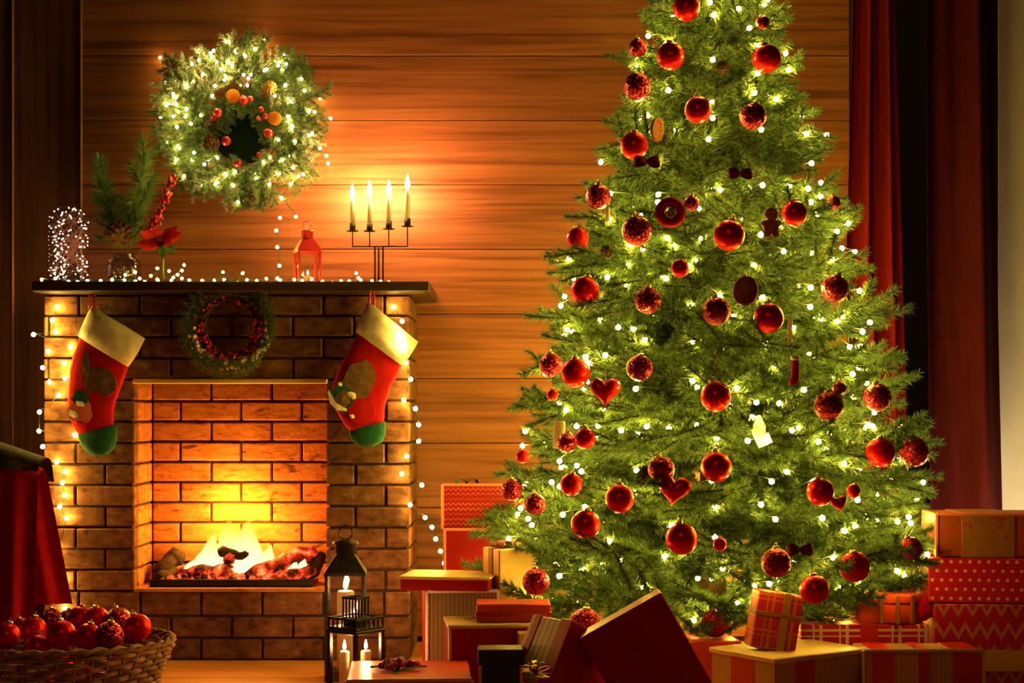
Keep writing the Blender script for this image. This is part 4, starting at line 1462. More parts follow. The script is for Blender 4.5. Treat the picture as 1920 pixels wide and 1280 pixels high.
B_ = [
    (1287, 14, 25, 'm', 'matte red bauble highest on the tree, cut by the top of the picture'),
    (1196, 90, 17, 'g', 'small glitter bauble at the upper left edge of the tree'),
    (1257, 105, 26, 'm', 'matte red bauble near the top, beside the small glitter one'),
    (1437, 110, 27, 'm', 'matte red bauble at the upper right edge of the tree'),
    (1195, 162, 26, 'g', 'dark glitter bauble at the upper left edge, second row down'),
    (1309, 206, 25, 'm', 'matte red bauble in the middle of the upper tree'),
    (1412, 218, 25, 'g', 'dark glitter bauble right of centre in the upper tree'),
    (1189, 273, 26, 'm', 'matte red bauble at the upper left edge, touching a dark bow'),
    (1122, 369, 24, 'g', 'dark glitter bauble at the left edge above the cream candle'),
    (1297, 381, 15, 'g', 'small glitter bauble tucked beside the round red wreath ornament'),
    (1194, 433, 28, 'g', 'large glitter bauble left of centre, level with the plain ball on its right'),
    (1367, 441, 29, 'm', 'large matte red bauble in the centre of the tree'),
    (1083, 447, 21, 'm', 'half hidden matte red bauble at the left edge next to a pine cone'),
    (1489, 400, 24, 'm', 'matte red bauble beside the gingerbread ornament on the right'),
    (1097, 545, 27, 'm', 'matte red bauble at the left edge, level with the mantel'),
    (1215, 563, 25, 'g', 'glitter bauble left of centre, below the level of the mantel'),
    (1343, 583, 27, 'g', 'dark glitter bauble just left of the bright matte ball at mid height'),
    (1441, 596, 28, 'm', 'bright matte red bauble below the dried orange slice'),
    (1566, 541, 26, 'g', 'dark glitter bauble at the right edge against the curtain'),
    (1033, 684, 22, 'g', 'glitter bauble at the left edge behind a matte one'),
    (1079, 699, 27, 'm', 'matte red bauble at the left edge beside the red heart'),
    (1199, 690, 25, 'g', 'glitter bauble right above the red heart'),
    (1342, 743, 29, 'm', 'matte red bauble in the middle of the tree, level with the fire opening'),
    (1554, 761, 28, 'g', 'glitter bauble on the right side below a tiny glitter one'),
    (1574, 728, 13, 'g', 'tiny glitter bauble on the right side above a bigger one'),
    (1645, 745, 26, 'g', 'glitter bauble at the right edge in front of the bright curtain'),
    (1651, 848, 28, 'm', 'matte red bauble at the lower right edge beside a glitter one'),
    (1714, 847, 28, 'g', 'glitter bauble sticking out furthest right of the tree'),
    (1343, 875, 29, 'm', 'matte red bauble in the middle of the lower tree'),
    (1240, 880, 25, 'g', 'glitter bauble directly above the lower red heart'),
    (1063, 830, 19, 'g', 'glitter bauble beside the cream candle at the left edge'),
    (1097, 822, 20, 'm', 'matte red bauble half hidden right of the cream candle'),
    (980, 855, 13, 'm', 'small red bauble at the lower left edge of the tree'),
    (1036, 740, 11, 'm', 'tiny red bauble below the pair at the left edge'),
    (1071, 908, 21, 'm', 'half hidden matte red bauble low on the left'),
    (960, 918, 21, 'g', 'glitter bauble furthest left on the tree above the gifts'),
    (1003, 945, 21, 'g', 'dark glitter bauble second from the left above the gifts'),
    (1162, 935, 27, 'm', 'matte red bauble between the pine cone and the lower left gifts'),
    (1098, 983, 28, 'm', 'matte red bauble low on the left, right of the gold box'),
    (1278, 1010, 30, 'm', 'large matte red bauble below the lower red heart'),
    (1538, 922, 26, 'm', 'matte red bauble low on the right, above the small heart'),
    (1455, 1055, 28, 'g', 'glitter bauble above the tilted plaid gift'),
    (1602, 1062, 29, 'm', 'matte red bauble above the orange round box'),
    (1527, 1105, 28, 'm', 'matte red bauble right of the tilted plaid gift'),
    (1708, 1028, 22, 'g', 'glitter bauble at the lower right edge beside the gift stack'),
    (1005, 1090, 26, 'g', 'glitter bauble in front of the tall gold box'),
    (1098, 1168, 28, 'g', 'glitter bauble lowest on the left, over the cream striped gift'),
    (1350, 1020, 13, 'm', 'tiny red bauble right of the large low one in the centre'),
    (1430, 42, 13, 'g', 'small glitter bauble at the right edge near the tree top'),
    (1562, 380, 14, 'g', 'small glitter bauble at the right edge by the curtain, upper half'),
    (1275, 503, 17, 'm', 'dull small red bauble sunk into the needles at mid height'),
    (1600, 920, 13, 'm', 'small red bauble low on the right beside the small heart'),
]
for (px, py, r, k, lb) in B_:
    bauble(px, py, r, k, lb)


def hung(name, label, cat, px, py, off=.03, group=None):
    p = on_tree(px, py, 1.0, off)
    return thing(name, label, cat, p, 0, group), p


def heart(px, py, wpx, label, rz=0.0, ry=0.0):
    root, p = hung('heart_ornament', label, 'ornament', px, py, .06, 'red hearts on the tree')
    s = wpx / F * p.y / 32.0
    n = 36
    P = []
    for (k, y) in ((.02, -.95), (.45, -.8), (.8, -.45), (1, 0), (.8, .45), (.45, .8), (.02, .95)):
        rowp = []
        for i in range(n):
            t = 2 * PI * i / n
            hx = 16 * math.sin(t) ** 3
            hz = 13 * math.cos(t) - 5 * math.cos(2 * t) - 2 * math.cos(3 * t) - math.cos(4 * t)
            rowp.append(Vector((hx * k * s, y * 7 * s, (hz + 2) * k * s)))
        P.append(rowp)
    b = MB(); b.grid(P, 0, True, True)
    o = b.build('body', M['matte_red'], root, local=True)
    b = MB().tube([(0, 0, 6 * s), (0.002, 0, 14 * s), (0, 0, 24 * s)], .0012, 4); b.build('string', M['ribbon_gold'], root, local=True)
    root.rotation_euler = (0, ry, rz)
    return root


heart(1135, 735, 60, 'red heart ornament on the left side of the tree below the glitter ball', .2)
heart(1263, 920, 64, 'large red heart ornament low in the middle of the tree', -.25, .15)
heart(1574, 945, 34, 'small red heart ornament low on the right side of the tree', .3, -.2)


def orange(px, py, r, label, rz):
    root, p = hung('dried_orange_slice', label, 'ornament', px, py, .055, 'dried orange slices on the tree')
    s = r / F * p.y
    R90 = Matrix.Rotation(PI / 2, 4, 'X')
    MB().lathe([(s * .9, -.003), (s, -.0035), (s, .0035), (s * .9, .003)], 24, mat4=R90).build('peel', M['peel'], root, local=True)
    b = MB()
    for k in range(9):
        a0, a1 = 2 * PI * (k + .06) / 9, 2 * PI * (k + .94) / 9
        pts = [(s * .1 * math.cos((a0 + a1) / 2), s * .1 * math.sin((a0 + a1) / 2))] + [(s * .9 * math.cos(a0 + (a1 - a0) * q / 4), s * .9 * math.sin(a0 + (a1 - a0) * q / 4)) for q in range(5)]
        vs = [(x, -.003, z_) for x, z_ in pts] + [(x, .003, z_) for x, z_ in pts]
        m = len(pts)
        b.add(vs, [tuple(range(m)), tuple(range(2 * m - 1, m - 1, -1))] + [(i, i + m, (i + 1) % m + m, (i + 1) % m) for i in range(m)])
    b.build('segments', M['orange'], root, local=True)
    MB().tube([(0, 0, s), (0, .004, s + .03)], .001, 4).build('string', M['ribbon_gold'], root, local=True)
    root.rotation_euler = (.1, 0, rz)


orange(1232, 243, 22, 'dried orange slice seen almost edge on in the upper tree', 1.0)
orange(1398, 545, 28, 'dried orange slice ornament above the bright matte ball', .5)

# gingerbread figure, round wreath ornament, bows, candles, cones
root, p = hung('gingerbread_ornament', 'brown gingerbread cookie ornament left of a matte ball on the right', 'ornament', 1446, 415)
u = p.y / F
b = MB()
R90 = Matrix.Rotation(PI / 2, 4, 'X')
for (x, zz, r) in ((0, 14, 13), (0, -10, 15), (-13, -4, 6), (13, -4, 6), (-8, -24, 7), (8, -24, 7)):
    b.lathe([(r * u * .8, -.004), (r * u, -.0025), (r * u, .0025), (r * u * .8, .004)], 16, (x * u, 0, zz * u), mat4=R90)
b.build('body', M['cookie'], root, local=True)
for (x, zz, r) in ((-5, 17, 2.2), (5, 17, 2.2), (0, 9, 2.2), (0, -6, 2.2), (0, -14, 2.2)):
    MB().ball((x * u, -.0045, zz * u), r * u, 8, 5).build('icing_dot', M['matte_red'], root, local=True)

root, p = hung('wreath_ornament', 'round red felt wreath ornament in the upper middle of the tree', 'ornament', 1257, 398)
u = p.y / F
b = MB(); b.tube([(20 * u * math.cos(2 * PI * k / 20), 0, 20 * u * math.sin(2 * PI * k / 20)) for k in range(20)], 9.5 * u, 8, closed=True)
b.build('ring', M['red_velvet'], root, local=True)
MB().ball((0, 0, 0), 8 * u, 10, 6).build('centre_bead', M['gold'], root, local=True)


def bow_mesh(sz, mat):
    """two loops, a knot, two tails - returns list of (name, MB)"""
    parts = []
    for s in (-1, 1):
        b = MB()
        P = []
        for i in range(13):
            t = i / 12
            a = 2 * PI * t
            x = s * sz * (.52 - .52 * math.cos(a))
            zz = sz * .42 * math.sin(a) * (.35 + .65 * math.sin(PI * t))
            wv = sz * (.16 + .22 * math.sin(PI * t))
            P.append([Vector((x, -wv, zz)), Vector((x, 0, zz * 1.04)), Vector((x, wv, zz))])
        b.grid(P, 0, True)
        k = len(b.v)
        parts.append(('loop', b))
    for s in (-1, 1):
        b = MB()
        P = [[Vector((s * sz * t, -sz * .13, -sz * .55 * t - .0)), Vector((s * sz * t, sz * .13, -sz * .55 * t))] for t in (0.02, .3, .6, .95)]
        b.grid(P, 0, True)
        parts.append(('tail', b))
    b = MB().ball((0, 0, 0), sz * .17, 10, 6); parts.append(('knot', b))
    return parts


def add_bow(parent, c, sz, mat, rot=(0, 0, 0)):
    h = link('bow', None, parent, c, rot)
    for nme, b in bow_mesh(sz, mat):
        b.build(nme, mat, h, local=True)
    return h


for (px, py, sz, lb) in ((1213, 303, .036, 'dark red fabric bow below a matte ball at the upper left of the tree'), (1388, 325, .034, 'dark burgundy bow right of centre in the upper tree'),
                         (1500, 1030, .034, 'dark red bow low on the right of the tree')):
    root, p = hung('fabric_bow', lb, 'bow', px, py, .03, 'fabric bows on the tree')
    for nme, b in bow_mesh(sz, None):
        b.build(nme, M['curtain'], root, local=True)
    root.rotation_euler = (PI / 2 - .5, 0, .2)

for (px, py, hpx, rpx, tilt, lb) in ((1048, 815, 52, 11, .05, 'cream candle ornament at the left edge beside a glitter ball'), (1424, 808, 56, 14, -.42, 'bright white candle ornament tilted in the centre right of the tree'),
                                     (1139, 402, 26, 4.5, 0, 'thin cream candle ornament below the dark glitter ball at the left edge'), (1481, 625, 56, 4.5, .02, 'thin cream candle ornament hanging at the right below the bright matte ball')):
    root, p = hung('candle_ornament', lb, 'ornament', px, py, .05, 'candle ornaments on the tree')
    u = p.y / F
    MB().lathe([(rpx * u, -hpx * u / 2), (rpx * u, hpx * u / 2 - .002), (rpx * u * .7, hpx * u / 2), (1e-6, hpx * u / 2)], 12).build('wax', M['wax'], root, local=True)
    MB().tube([(0, 0, hpx * u / 2), (.001, 0, hpx * u / 2 + .010)], .001, 4).build('wick', M['wick'], root, local=True)
    root.rotation_euler = (0, tilt, 0)

root, p = hung('stocking_ornament', 'slim red stocking ornament right of centre, hung above the bright candle', 'ornament', 1491, 695)
u = p.y / F
P = []
for (x, zz, r) in ((0, 26, 7), (0, 8, 7.5), (0, -10, 8), (-2, -20, 9), (-6, -26, 7), (-9, -27, 2)):
    P.append([Vector(((x + r * math.cos(2 * PI * k / 12)) * u, r * .7 * u * math.sin(2 * PI * k / 12), zz * u)) for k in range(12)])
b = MB(); b.grid(P[::-1], 0, True, True); b.build('leg', M['red_velvet'], root, local=True)
MB().lathe([(8 * u, 20 * u), (9 * u, 21 * u), (9 * u, 28 * u), (7 * u, 29 * u)], 12, sy=.8).build('cuff', M['cuff'], root, local=True)

p = on_tree(1210, 872, 1.0, .03)
pine_cone(p, .024, .052, 'brown pine cone with a copper tip hanging left of the lower heart', 'pine cones on the tree', 'pine_cone', (PI, 0, 0))
p = on_tree(1140, 462, 1.0, .02)
pine_cone(p, .018, .034, 'brown pine cone at the left edge next to the half hidden ball', 'pine cones on the tree', 'pine_cone', (PI * .8, .3, 0))
p = on_tree(1350, 118, 1.0, .01)
pine_cone(p, .02, .036, 'brown pine cone in the middle of the tree top', 'pine cones on the tree', 'pine_cone', (PI * .8, -.3, 0))
# ================================================================ GIFTS
W = {}
M['ribbon_kraft'] = noisy('rust paper panel', [(0.3, (0.32, 0.12, 0.03)), (0.55, (0.36, 0.14, 0.036)), (0.62, (0.42, 0.03, 0.02)), (0.7, (0.36, 0.14, 0.036))], scale=(38, 38, 38), rough=.5)
W['red'] = noisy('plain red paper', [(0.3, (0.25, 0.004, 0.006)), (0.7, (0.33, 0.006, 0.008))], scale=(12, 12, 12), rough=0.42, spec=0.15)
W['darkred'] = noisy('deep red paper', [(0.3, (0.30, 0.005, 0.008)), (0.7, (0.38, 0.008, 0.010))], scale=(12, 12, 12), rough=0.45, spec=.15)
W['salmon'] = principled('salmon red paper', (0.68, 0.06, 0.055), 0.4, spec=.2)
W['orange'] = principled('orange red paper', (0.72, 0.06, 0.022), 0.4, spec=.2)
W['gold'] = noisy('gold paper', [(0.3, (0.62, 0.38, 0.13)), (0.7, (0.78, 0.52, 0.22))], scale=(14, 14, 14), rough=0.42, metal=0.2)
W['cream'] = noisy('cream paper', [(0.3, (0.66, 0.50, 0.28)), (0.7, (0.78, 0.62, 0.38))], scale=(14, 14, 14), rough=0.5)
W['kraft'] = wrap('striped kraft paper', (0.42, 0.20, 0.07), (0.50, 0.26, 0.10), 'stripes', .012)
W['olive'] = wrap('olive striped paper', (0.16, 0.10, 0.035), (0.24, 0.15, 0.06), 'stripes', .012)
W['dots'] = wrap('red paper with pale dots', (0.52, 0.010, 0.010), (0.80, 0.36, 0.20), 'dots', .026, spec=.2)
W['knit'] = wrap('red paper with knit print', (0.27, 0.005, 0.007), (0.46, 0.07, 0.05), 'knit', .016, spec=.15)
W['knitgold'] = wrap('rust paper with knit print', (0.34, 0.085, 0.028), (0.50, 0.030, 0.020), 'knit', .016)
W['plaid'] = wrap('red plaid paper', (0.48, 0.008, 0.010), (0.75, 0.50, 0.42), 'plaid', .075, spec=.2)
W['stripecream'] = wrap('cream paper with gold stripes', (0.72, 0.56, 0.32), (0.50, 0.30, 0.10), 'stripes', .022)
W['zig'] = wrap('red paper with gold zigzag', (0.42, 0.010, 0.010), (0.48, 0.12, 0.06), 'zigzag', .04, spec=.2)
W['orangeplaid'] = wrap('red and rust plaid paper', (0.44, 0.014, 0.012), (0.60, 0.16, 0.05), 'plaid', .06)
W['black'] = noisy('black paper', [(0.3, (0.012, 0.012, 0.014)), (0.7, (0.03, 0.028, 0.028))], scale=(14, 14, 14), rough=0.4)


def gift(label, c, w, d, h, paper, rz=0.0, rx=0.0, ry=0.0, ribbons=(), lid=None, bow=None, edge=None, side=None, name='gift_box', lid_h=.22):
    """c: centre of the bottom; ribbons: list of (axis, offset, width, material); everything in the box's own space"""
    root = thing(name, label, 'gift', c)
    root.rotation_euler = (rx, ry, rz)
    MB().box((0, 0, h / 2), (w, d, h), .003).build('box', W[paper], root, local=True)
    e = .0022
    for (ax, off, wd, mat) in ribbons:
        b = MB()
        if ax == 'x':      # band running round in the y-z plane, at x = off
            b.box((off, 0, h / 2), (wd, d + 2 * e, h + 2 * e), .001)
        elif ax == 'y':
            b.box((0, off, h / 2), (w + 2 * e, wd, h + 2 * e), .001)
        else:
            b.box((0, 0, off), (w + 2 * e, d + 2 * e, wd), .001)
        b.build('ribbon', M[mat], root, local=True)
    if lid:
        lh_ = lid_h if lid_h > 1 else h * lid_h
        MB().box((0, 0, h - lh_ / 2 + .004), (w + .012, d + .012, lh_), .003).build('lid', W[lid], root, local=True)
    if edge:
        b = MB()
        for sx in (-1, 1):
            b.box((sx * w / 2, -d / 2, h / 2), (.009, .009, h + .002), .002)
        b.box((0, -d / 2, h), (w, .009, .009), .002)
        b.build('edge_trim', M[edge], root, local=True)
    if side:
        MB().box((-w / 2 - .0025, 0, h / 2), (.004, d * .98, h * .98), .001).build('side_panel', M[side], root, local=True)
    if bow:
        mat, sz, bx, by = bow
        add_bow(root, (bx, by, h + sz * .16), sz, M[mat], (0, 0, .4))
    return root


def G(label, px, Y, w, d, h, paper, z0=0.0, **k):
    """px: column of the front face's middle; Y: depth of the front face"""
    return gift(label, (X_(px, Y), Y + d / 2, z0), w, d, h, paper, **k)


# stack at the right end
G('large red gift with gold pattern at the bottom of the right stack', 1905, 4.62, .43, .26, .258, 'zig', 0, rz=-.08, ribbons=[('z', .10, .06, 'ribbon_gold')])
G('red gift with pale dots in the middle of the right stack', 1893, 4.63, .42, .25, .126, 'dots', .2605, rz=-.11)
G('rust gift with knit print on top of the right stack', 1900, 4.66, .42, .22, .122, 'knitgold', .389, rz=-.05, edge='ribbon_pink', ribbons=[('x', -.065, .15, 'ribbon_kraft')])
# front right
G('wide dark red and gold gift with ribbons at the bottom right front', 1732, 4.42, .325, .15, .157, 'kraft', 0, rz=.0,
  ribbons=[('x', -.11, .06, 'ribbon_red'), ('x', .0, .03, 'ribbon_red'), ('x', .115, .075, 'ribbon_red')], edge='ribbon_gold')
gift('kraft gift with wide red ribbon in front, carrying the tilted plaid gift', (X_(1478, 4.47), 4.47, 0), .335, .25, .155, 'kraft', .60, ribbons=[('y', .0, .09, 'ribbon_red'), ('x', -.06, .07, 'ribbon_red')], lid='gold', lid_h=.10)
gift('small red plaid gift standing tilted on the kraft gift', (X_(1442, 4.44), 4.44, .160), .125, .075, .155, 'orangeplaid', .12, 0, .17, ribbons=[('x', .018, .022, 'ribbon_gold'), ('z', .095, .012, 'ribbon_brown')], name='gift_box')
G('red plaid gift with white lines under the orange round box', 1620, 4.64, .365, .19, .200, 'plaid', 0, rz=.03, ribbons=[('x', .012, .05, 'ribbon_red')])
p = at(1668, 1164, 4.735)
rb = thing('round_gift_box', 'round orange red box with ribbon bands on the white-lined plaid gift', 'gift', (p.x, 4.735, .2015))
rr_ = .098
MB().lathe([(rr_ * .97, 0), (rr_, .004), (rr_, .060), (rr_ * .99, .062)], 40).build('box', W['orange'], rb, local=True)
MB().lathe([(rr_ * 1.03, .058), (rr_ * 1.035, .061), (rr_ * 1.035, .078), (rr_ * 1.02, .081), (1e-6, .081)], 40).build('lid', W['orange'], rb, local=True)
for a in (-.45, .0, .45, 1.3, 2.2):
    b = MB()
    d = Vector((math.sin(a), -math.cos(a), 0))
    b.box(d * (rr_ * 1.02) + Vector((0, 0, .041)), (.012, .008, .082), .001, Matrix.Rotation(a, 4, 'Z'))
    b.build('ribbon', M['ribbon_brown'], rb, local=True)
add_bow(rb, (0, 0, .09), .035, M['green_felt'], (0, 0, .5))
bauble(1720, 1132, 27, 'm', 'matte red bauble resting on the plaid gift against the round orange box', Vector((X_(1722, 4.72) + .0, 4.70, .2 + .042)), name='loose_bauble', group='baubles lying on gifts')
# salmon top with a glitter ball
G('flat salmon red gift behind the big tilted red gift', 1322, 4.58, .19, .16, .160, 'salmon', 0, rz=.12)
pb_ = Vector((X_(1340, 4.645), 4.645, .162 + .041))
bauble(1340, 1175, 27, 'g', 'glitter bauble lying on the flat salmon gift', pb_, name='loose_bauble', group='baubles lying on gifts')
# big tilted red gift, front centre
th = math.radians(29.5)
TR = at(1240, 1110, 4.12)
wv, hv2 = .235, .262
u_ = Vector((math.cos(th), 0, math.sin(th)))       # along the top edge, left to right and up
v_ = Vector((math.sin(th), 0, -math.cos(th)))      # down the right edge
bot = TR - u_ * (wv / 2) + v_ * hv2
gift('big plain dark red gift leaning on one corner at the front centre', (bot.x, 4.12 + .05, bot.z), wv, .10, hv2, 'darkred', 0, 0, -th, edge=None,
     ribbons=[])
# striped cream gift, tilted, with red ribbon ends
th2 = math.radians(27)
c_ = at(1062, 1240, 4.25)
cw, chh = .17, .17
bt = c_ + Vector((-math.sin(th2), 0, -math.cos(th2))) * (chh / 2)
cg = gift('cream striped gift with red ribbon tipped over at the front centre', (bt.x, 4.25, bt.z), cw, .17, chh, 'stripecream', .62, 0, th2, ribbons=[('y', -.066, .042, 'ribbon_red'), ('y', .055, .022, 'ribbon_red'), ('x', .02, .02, 'ribbon_red')])
tb = link('tinsel_bow', None, cg, at(1005, 1262, 4.08))
tb.matrix_parent_inverse = Matrix.LocRotScale(cg.location, cg.rotation_euler, None).inverted()
tb['label'] = 'gold tinsel bow'
for k in range(16):
    a = k * 2.4; e_ = rnd.uniform(-.3, 1.2)
    d = Vector((math.cos(a) * math.cos(e_), math.sin(a) * math.cos(e_), math.sin(e_)))
    s_ = d.cross(Vector((0, 0, 1))).normalized()
    P = []
    for i in range(9):
        t = i / 8
        q = d * (.034 * math.sin(PI * t)) + Vector((0, 0, 1)).cross(s_) * .012 * math.sin(2 * PI * t)
        P.append([q - s_ * .005, q + s_ * .005])
    b = MB(); b.grid(P); b.build('loop', M['gold'], tb, local=True)
# left group
G('large red gift behind the others, standing against the wood wall', 908, 5.28, .26, .2, .425, 'red', 0, rz=.02, edge='ribbon_pink')
G('red gift with knit print on top of the tall red one by the wall', 898, 5.29, .235, .17, .142, 'knit', .4265, rz=.0, edge='ribbon_pink', bow=('green_felt', .035, -.04, -.06))
G('tall gold gift box with brown ribbon beside the tree', 957, 4.74, .125, .12, .405, 'gold', 0, rz=.42, ribbons=[('z', .20, .018, 'ribbon_brown'), ('y', .0, .03, 'ribbon_brown')], bow=('ribbon_pink', .045, .0, .0))
G('upright olive striped gift with cream edges carrying the flat red gift', 861, 4.70, .205, .2, .288, 'olive', 0, rz=.10, edge='cuff', side='ribbon_red')
G('flat red gift with gold top lying on the olive gift by the lantern', 842, 4.68, .258, .21, .036, 'red', .2905, rz=-.14, lid='gold', lid_h=.22)
G('deep red gift with gold top in front of the olive gift', 918, 4.46, .238, .2, .219, 'darkred', 0, rz=.10, edge='cuff', lid='gold', lid_h=.05)
G('flat salmon gift lying on the deep red gift', 962, 4.50, .205, .13, .050, 'salmon', .2235, rz=.02, ribbons=[('z', .022, .012, 'ribbon_red')])
G('flat wide red gift at the bottom front with a berry sprig on it', 760, 4.10, .315, .34, .128, 'orange', 0, rz=.06, edge='ribbon_gold')
G('small black and kraft gift at the front between the red ones', 938, 4.2, .105, .08, .188, 'black', 0, rz=.03, lid='black', edge='ribbon_gold', ribbons=[('z', .045, .09, 'ribbon_brown')])
G('gold gift standing behind the cream striped one', 1000, 4.42, .09, .09, .205, 'gold', 0, rz=.1)
# berry sprig on the flat gift
bp = thing('berry_sprig', 'dark red berry sprig with green leaf lying on the flat front gift', 'sprig', (X_(745, 4.27), 4.27, .1305))
for k in range(34):
    a, rr_ = rnd.uniform(0, 6.28), rnd.uniform(0, .05)
    MB().ball((rr_ * 1.15 * math.cos(a), rr_ * .7 * math.sin(a), .010 + (.05 - rr_) * .55 * rnd.random()), .0085, 8, 6).build('berry', M['berry'], bp, local=True)
for k in range(16):
    a = k * .8
    b = MB(); leaf_mesh(b, Vector((0, 0, .012)), a, .2 if k % 2 else -.3, .05 + .012 * (k % 3), .018); o = b.build('leaf', M['leaf'], bp, local=True)
    o.rotation_euler = (PI / 2 + .2, 0, 0)
MB().tube([(-.07, 0, .006), (0, 0, .008), (.075, .01, .006)], .003, 5).build('stem', M['twig'], bp, local=True)

# ================================================================ FLOOR LANTERNS
Y1 = 4.93
x1 = X_(648, Y1)
w1 = 75 / F * Y1
lantern('floor_lantern', 'tall dark iron lantern with a lit candle standing before the hearth', (x1, Y1, 0), w1, w1, .42, M['iron'], .06, .13, .12, .09)
candle((x1, Y1, .030), .026, .235, 'lit pillar candle inside the tall dark lantern', None, .042, 'pillar_candle')
Y2 = 4.52
x2 = X_(667, Y2)
lantern('railing_lantern', 'square dark lantern with railing top, turned corner on, in front of the tall one', (x2, Y2, 0), .113, .113, .325, M['iron'], PI / 4 + .1, .18, .22, .11, gallery=True)
for (dx, dy, h_, lb) in ((-.03, -.03, .03, 'lit short candle at the left inside the railing lantern'), (.028, -.02, .03, 'lit short candle at the right inside the railing lantern')):
    candle((x2 + dx, Y2 + dy + .02, .026), .014, .118, lb, None, .026, 'short_candle')

# ================================================================ BASKET OF BAUBLES
YBk = 4.52
bx = X_(92, YBk)
ra, rbk, zr = .335, .27, .165
bk = thing('wicker_basket', 'oval brown wicker basket full of red baubles at the lower left', 'basket', (bx, YBk, 0))


def oval(a, z, extra=0.0):
    t = z / zr
    k = .80 + .20 * t
    return Vector(((ra * k + extra) * math.cos(a), (rbk * k + extra) * math.sin(a), z))


nst = 44
for r_ in range(10):
    zz = .010 + r_ * .0160
    pts = []
    for k in range(nst * 3):
        a = 2 * PI * k / (nst * 3)
        wob = .0075 * math.cos(PI * (k / 3.0) + (PI if r_ % 2 else 0))
        pts.append(oval(a, zz, wob))
    MB().tube(pts, .0070, 6, closed=True).build('weave_strand', M['wicker'], bk, local=True)
sm_ = None
for k in range(nst):
    a = 2 * PI * k / nst
    b = MB().tube([oval(a, .004), oval(a, zr)], .0032, 5); b.build('stake', M['wicker'], bk, local=True)
for ph in (0, PI):
    pts = []
    for k in range(120):
        a = 2 * PI * k / 120
        q = oval(a, zr)
        s_ = math.sin(18 * a + ph); c2 = math.cos(18 * a + ph)
        pts.append(q + Vector((.007 * c2 * math.cos(a), .007 * c2 * math.sin(a), .006 + .007 * s_)))
    MB().tube(pts, .0062, 5, closed=True).build('rim', M['wicker'], bk, local=True)
b = MB(); b.lathe([(.78, .006), (1e-6, .006)], 30); b.v = [(v[0] * ra, v[1] * rbk, v[2]) for v in b.v]; b.build('bottom', M['wicker'], bk, local=True)
# baubles: the photograph's top layer first, then what lies beneath them
tops_ = [(222, 1163, 25, 'g', 'dark glitter bauble at the top right of the basket'), (258, 1176, 26, 'm', 'bright matte bauble at the right end of the basket'),
         (205, 1192, 27, 'g', 'sparkling glitter bauble at the front right of the basket'), (165, 1194, 26, 'm', 'matte bauble at the front middle of the basket'),
         (115, 1190, 28, 'm', 'brightest matte bauble at the front left of the basket'), (95, 1166, 26, 'g', 'glitter bauble at the back left of the basket'),
         (150, 1160, 24, 'm', 'matte bauble at the back middle of the basket'), (180, 1160, 24, 'm', 'matte bauble at the back, left of the dark glitter one'),
         (128, 1165, 22, 'g', 'glitter bauble wedged between back matte baubles of the basket'), (62, 1180, 25, 'm', 'dim matte bauble left of centre in the basket'),
         (40, 1178, 20, 'm', 'small dim matte bauble under the red blanket hem'), (12, 1192, 26, 'm', 'dim matte bauble at the left picture edge in the basket'),
         (70, 1215, 26, 'm', 'matte bauble in the shaded front of the basket')]
rowY = {0: 4.40, 1: 4.58}
for (px, py, r, k, lb) in tops_:
    Y = 4.63 if py < 1170 else (4.52 if py < 1182 else 4.42)
    bauble(px, py, r, k, lb, at(px, py, Y), name='matte_bauble' if k == 'm' else 'glitter_bauble', group='baubles in the wicker basket')
for (dx, dy, k, lb) in ((.17, .12, 'm', 'matte bauble low at the back right of the basket'), (.22, -.02, 'g', 'glitter bauble low at the right of the basket'), (.02, -.13, 'm', 'matte bauble low at the front of the basket'),
                        (-.12, -.10, 'g', 'glitter bauble low at the front left of the basket'), (-.2, .06, 'm', 'matte bauble low at the left of the basket'), (.0, .14, 'm', 'matte bauble low at the back of the basket'), (.10, -.03, 'm', 'matte bauble low in the centre of the basket')):
    bauble(0, 0, 26, k, lb, Vector((bx + dx, YBk + dy, .075)), name='matte_bauble' if k == 'm' else 'glitter_bauble', group='baubles in the wicker basket')

# ================================================================ CHAIR WITH RED BLANKET
YCh = 4.98
ch = thing('blanket_stand', 'dark wooden stand at the left edge under the grey throw and red blanket', 'stand', (X_(-60, YCh), YCh, 0))
xa, xb_ = X_(-150, YCh), X_(60, YCh)
ztop = Z_(858, YCh)
for xx in (xa + .02, xb_ - .03):
    MB().box((xx, YCh, ztop / 2 - .03), (.03, .03, ztop - .06), .004).build('post', M['dark_wood'], ch)
    MB().box((xx, YCh, .02), (.04, .16, .03), .004).build('foot', M['dark_wood'], ch)
MB().box(((xa + xb_) / 2, YCh, ztop - .09), (xb_ - xa, .022, .05), .006).build('rail', M['dark_wood'], ch)


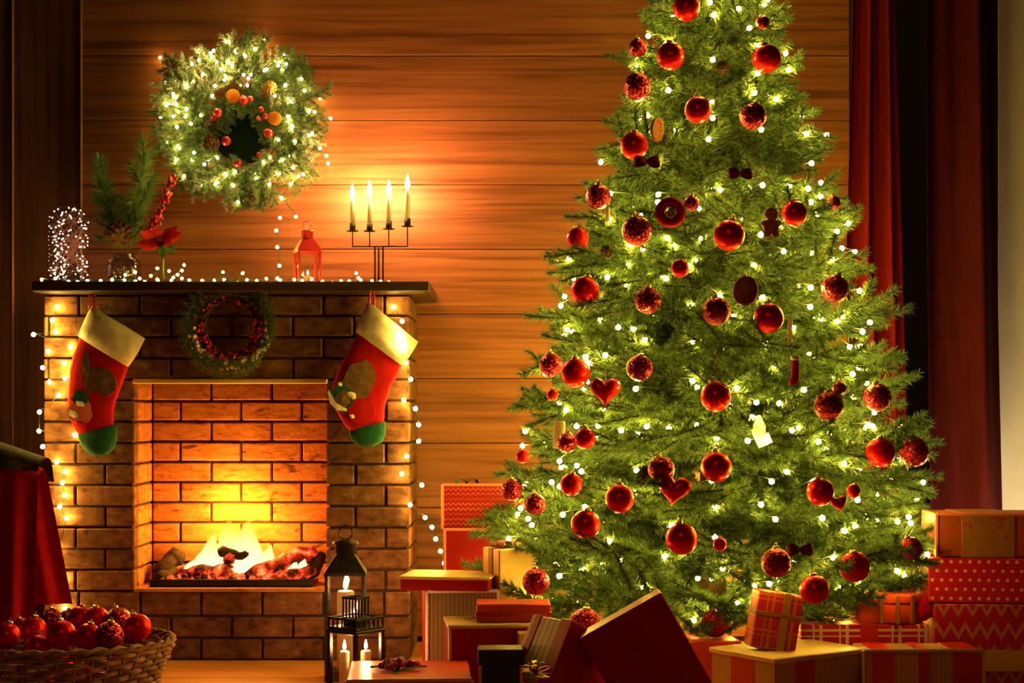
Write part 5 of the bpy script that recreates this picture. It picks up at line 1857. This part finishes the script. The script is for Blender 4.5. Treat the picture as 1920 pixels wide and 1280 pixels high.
def drape(name, label, mat, cols, Yf, Yb, zt, folds, amp, th=.008):
    """cloth hung over a rail: cols = (u, x_top, x_front_bottom, z_front_bottom, x_back_bottom, z_back_bottom, sag)"""
    P = []
    for (xt, xf, zf, xb2, zb, sg) in cols:
        colp = []
        n = 16
        for i in range(n + 1):
            t = i / n
            zz = zf + (zt - sg - zf) * t
            colp.append((xf + (xt - xf) * t, Yf, zz, 1 - t))
        for i in range(1, 6):
            a = PI * i / 6
            colp.append((xt, Yf + (Yb - Yf) * (.5 - .5 * math.cos(a)), zt - sg + .02 * math.sin(a), 0))
        for i in range(n + 1):
            t = i / n
            zz = zt - sg + (zb - zt + sg) * t
            colp.append((xt + (xb2 - xt) * t, Yb, zz, t))
        P.append(colp)
    nu = len(P)
    outer, inner = [], []
    for i, colp in enumerate(P):
        s = math.sin(2 * PI * folds * i / (nu - 1))
        outer.append([Vector((x, y - amp * s * k ** .6, z)) for (x, y, z, k) in colp])
        inner.append([Vector((x, y - amp * s * k ** .6 + (th if j < len(colp) / 2 else -th), z - (.004 if 14 < j < 24 else 0))) for j, (x, y, z, k) in enumerate(colp)])
    rows = [o + q[::-1] for o, q in zip(outer, inner)]
    b = MB(); b.grid(rows, 0, True, closed_u=True)
    o = b.build(name, mat)
    return o


cols = []
nC = 26
for i in range(nC):
    u = i / (nC - 1)
    xt = X_(lerp(-140, 78, u), YCh)
    cols.append((xt, X_(lerp(-140, 72, u), YCh), Z_(1172, YCh), X_(lerp(-100, 126, u), YCh), Z_(1136, YCh), .075 * u ** 3))
o = drape('red_blanket', '', M['red_velvet'], cols, YCh - .045, YCh + .06, ztop + .02, 4, .018)
tag(o, 'red velvet blanket draped over the dark chair beside the fireplace', 'blanket')
cols = []
for i in range(nC):
    u = i / (nC - 1)
    xt = X_(lerp(-140, 84, u), YCh)
    cols.append((xt, X_(lerp(-140, 80, u), YCh), Z_(lerp(868, 882, u), YCh), X_(lerp(-130, 88, u), YCh), Z_(lerp(880, 905, u), YCh), .115 * u ** 1.1 - .055))
o = drape('grey_throw', '', M['dark_fur'], cols, YCh - .064, YCh + .078, ztop + .04, 3, .006, .012)
tag(o, 'dark grey woollen throw lying along the top of the red blanket', 'throw')

# ================================================================ UNSEEN LANTERN ADDED TO LIGHT THE CREAM WALL, behind the gift stack
lx, ly = X_(1905, 5.3), 5.30
wl = thing('hidden_wall_light', 'small unseen lantern added behind the right gift stack to light the wall', 'lantern', (lx + .03, ly, 0))
MB().box((0, 0, .19), (.12, .12, .38), .004).build('stand', M['dark_wood'], wl, local=True)
MB().lathe([(.04, .382), (.045, .386), (.045, .46), (.04, .464)], 16).build('glass', M['glass'], wl, local=True)
MB().ball((0, 0, .42), .016, 10, 8).build('bulb', emitter('hidden wall light bulb', (1.0, .78, .40), 1000.0), wl, local=True)
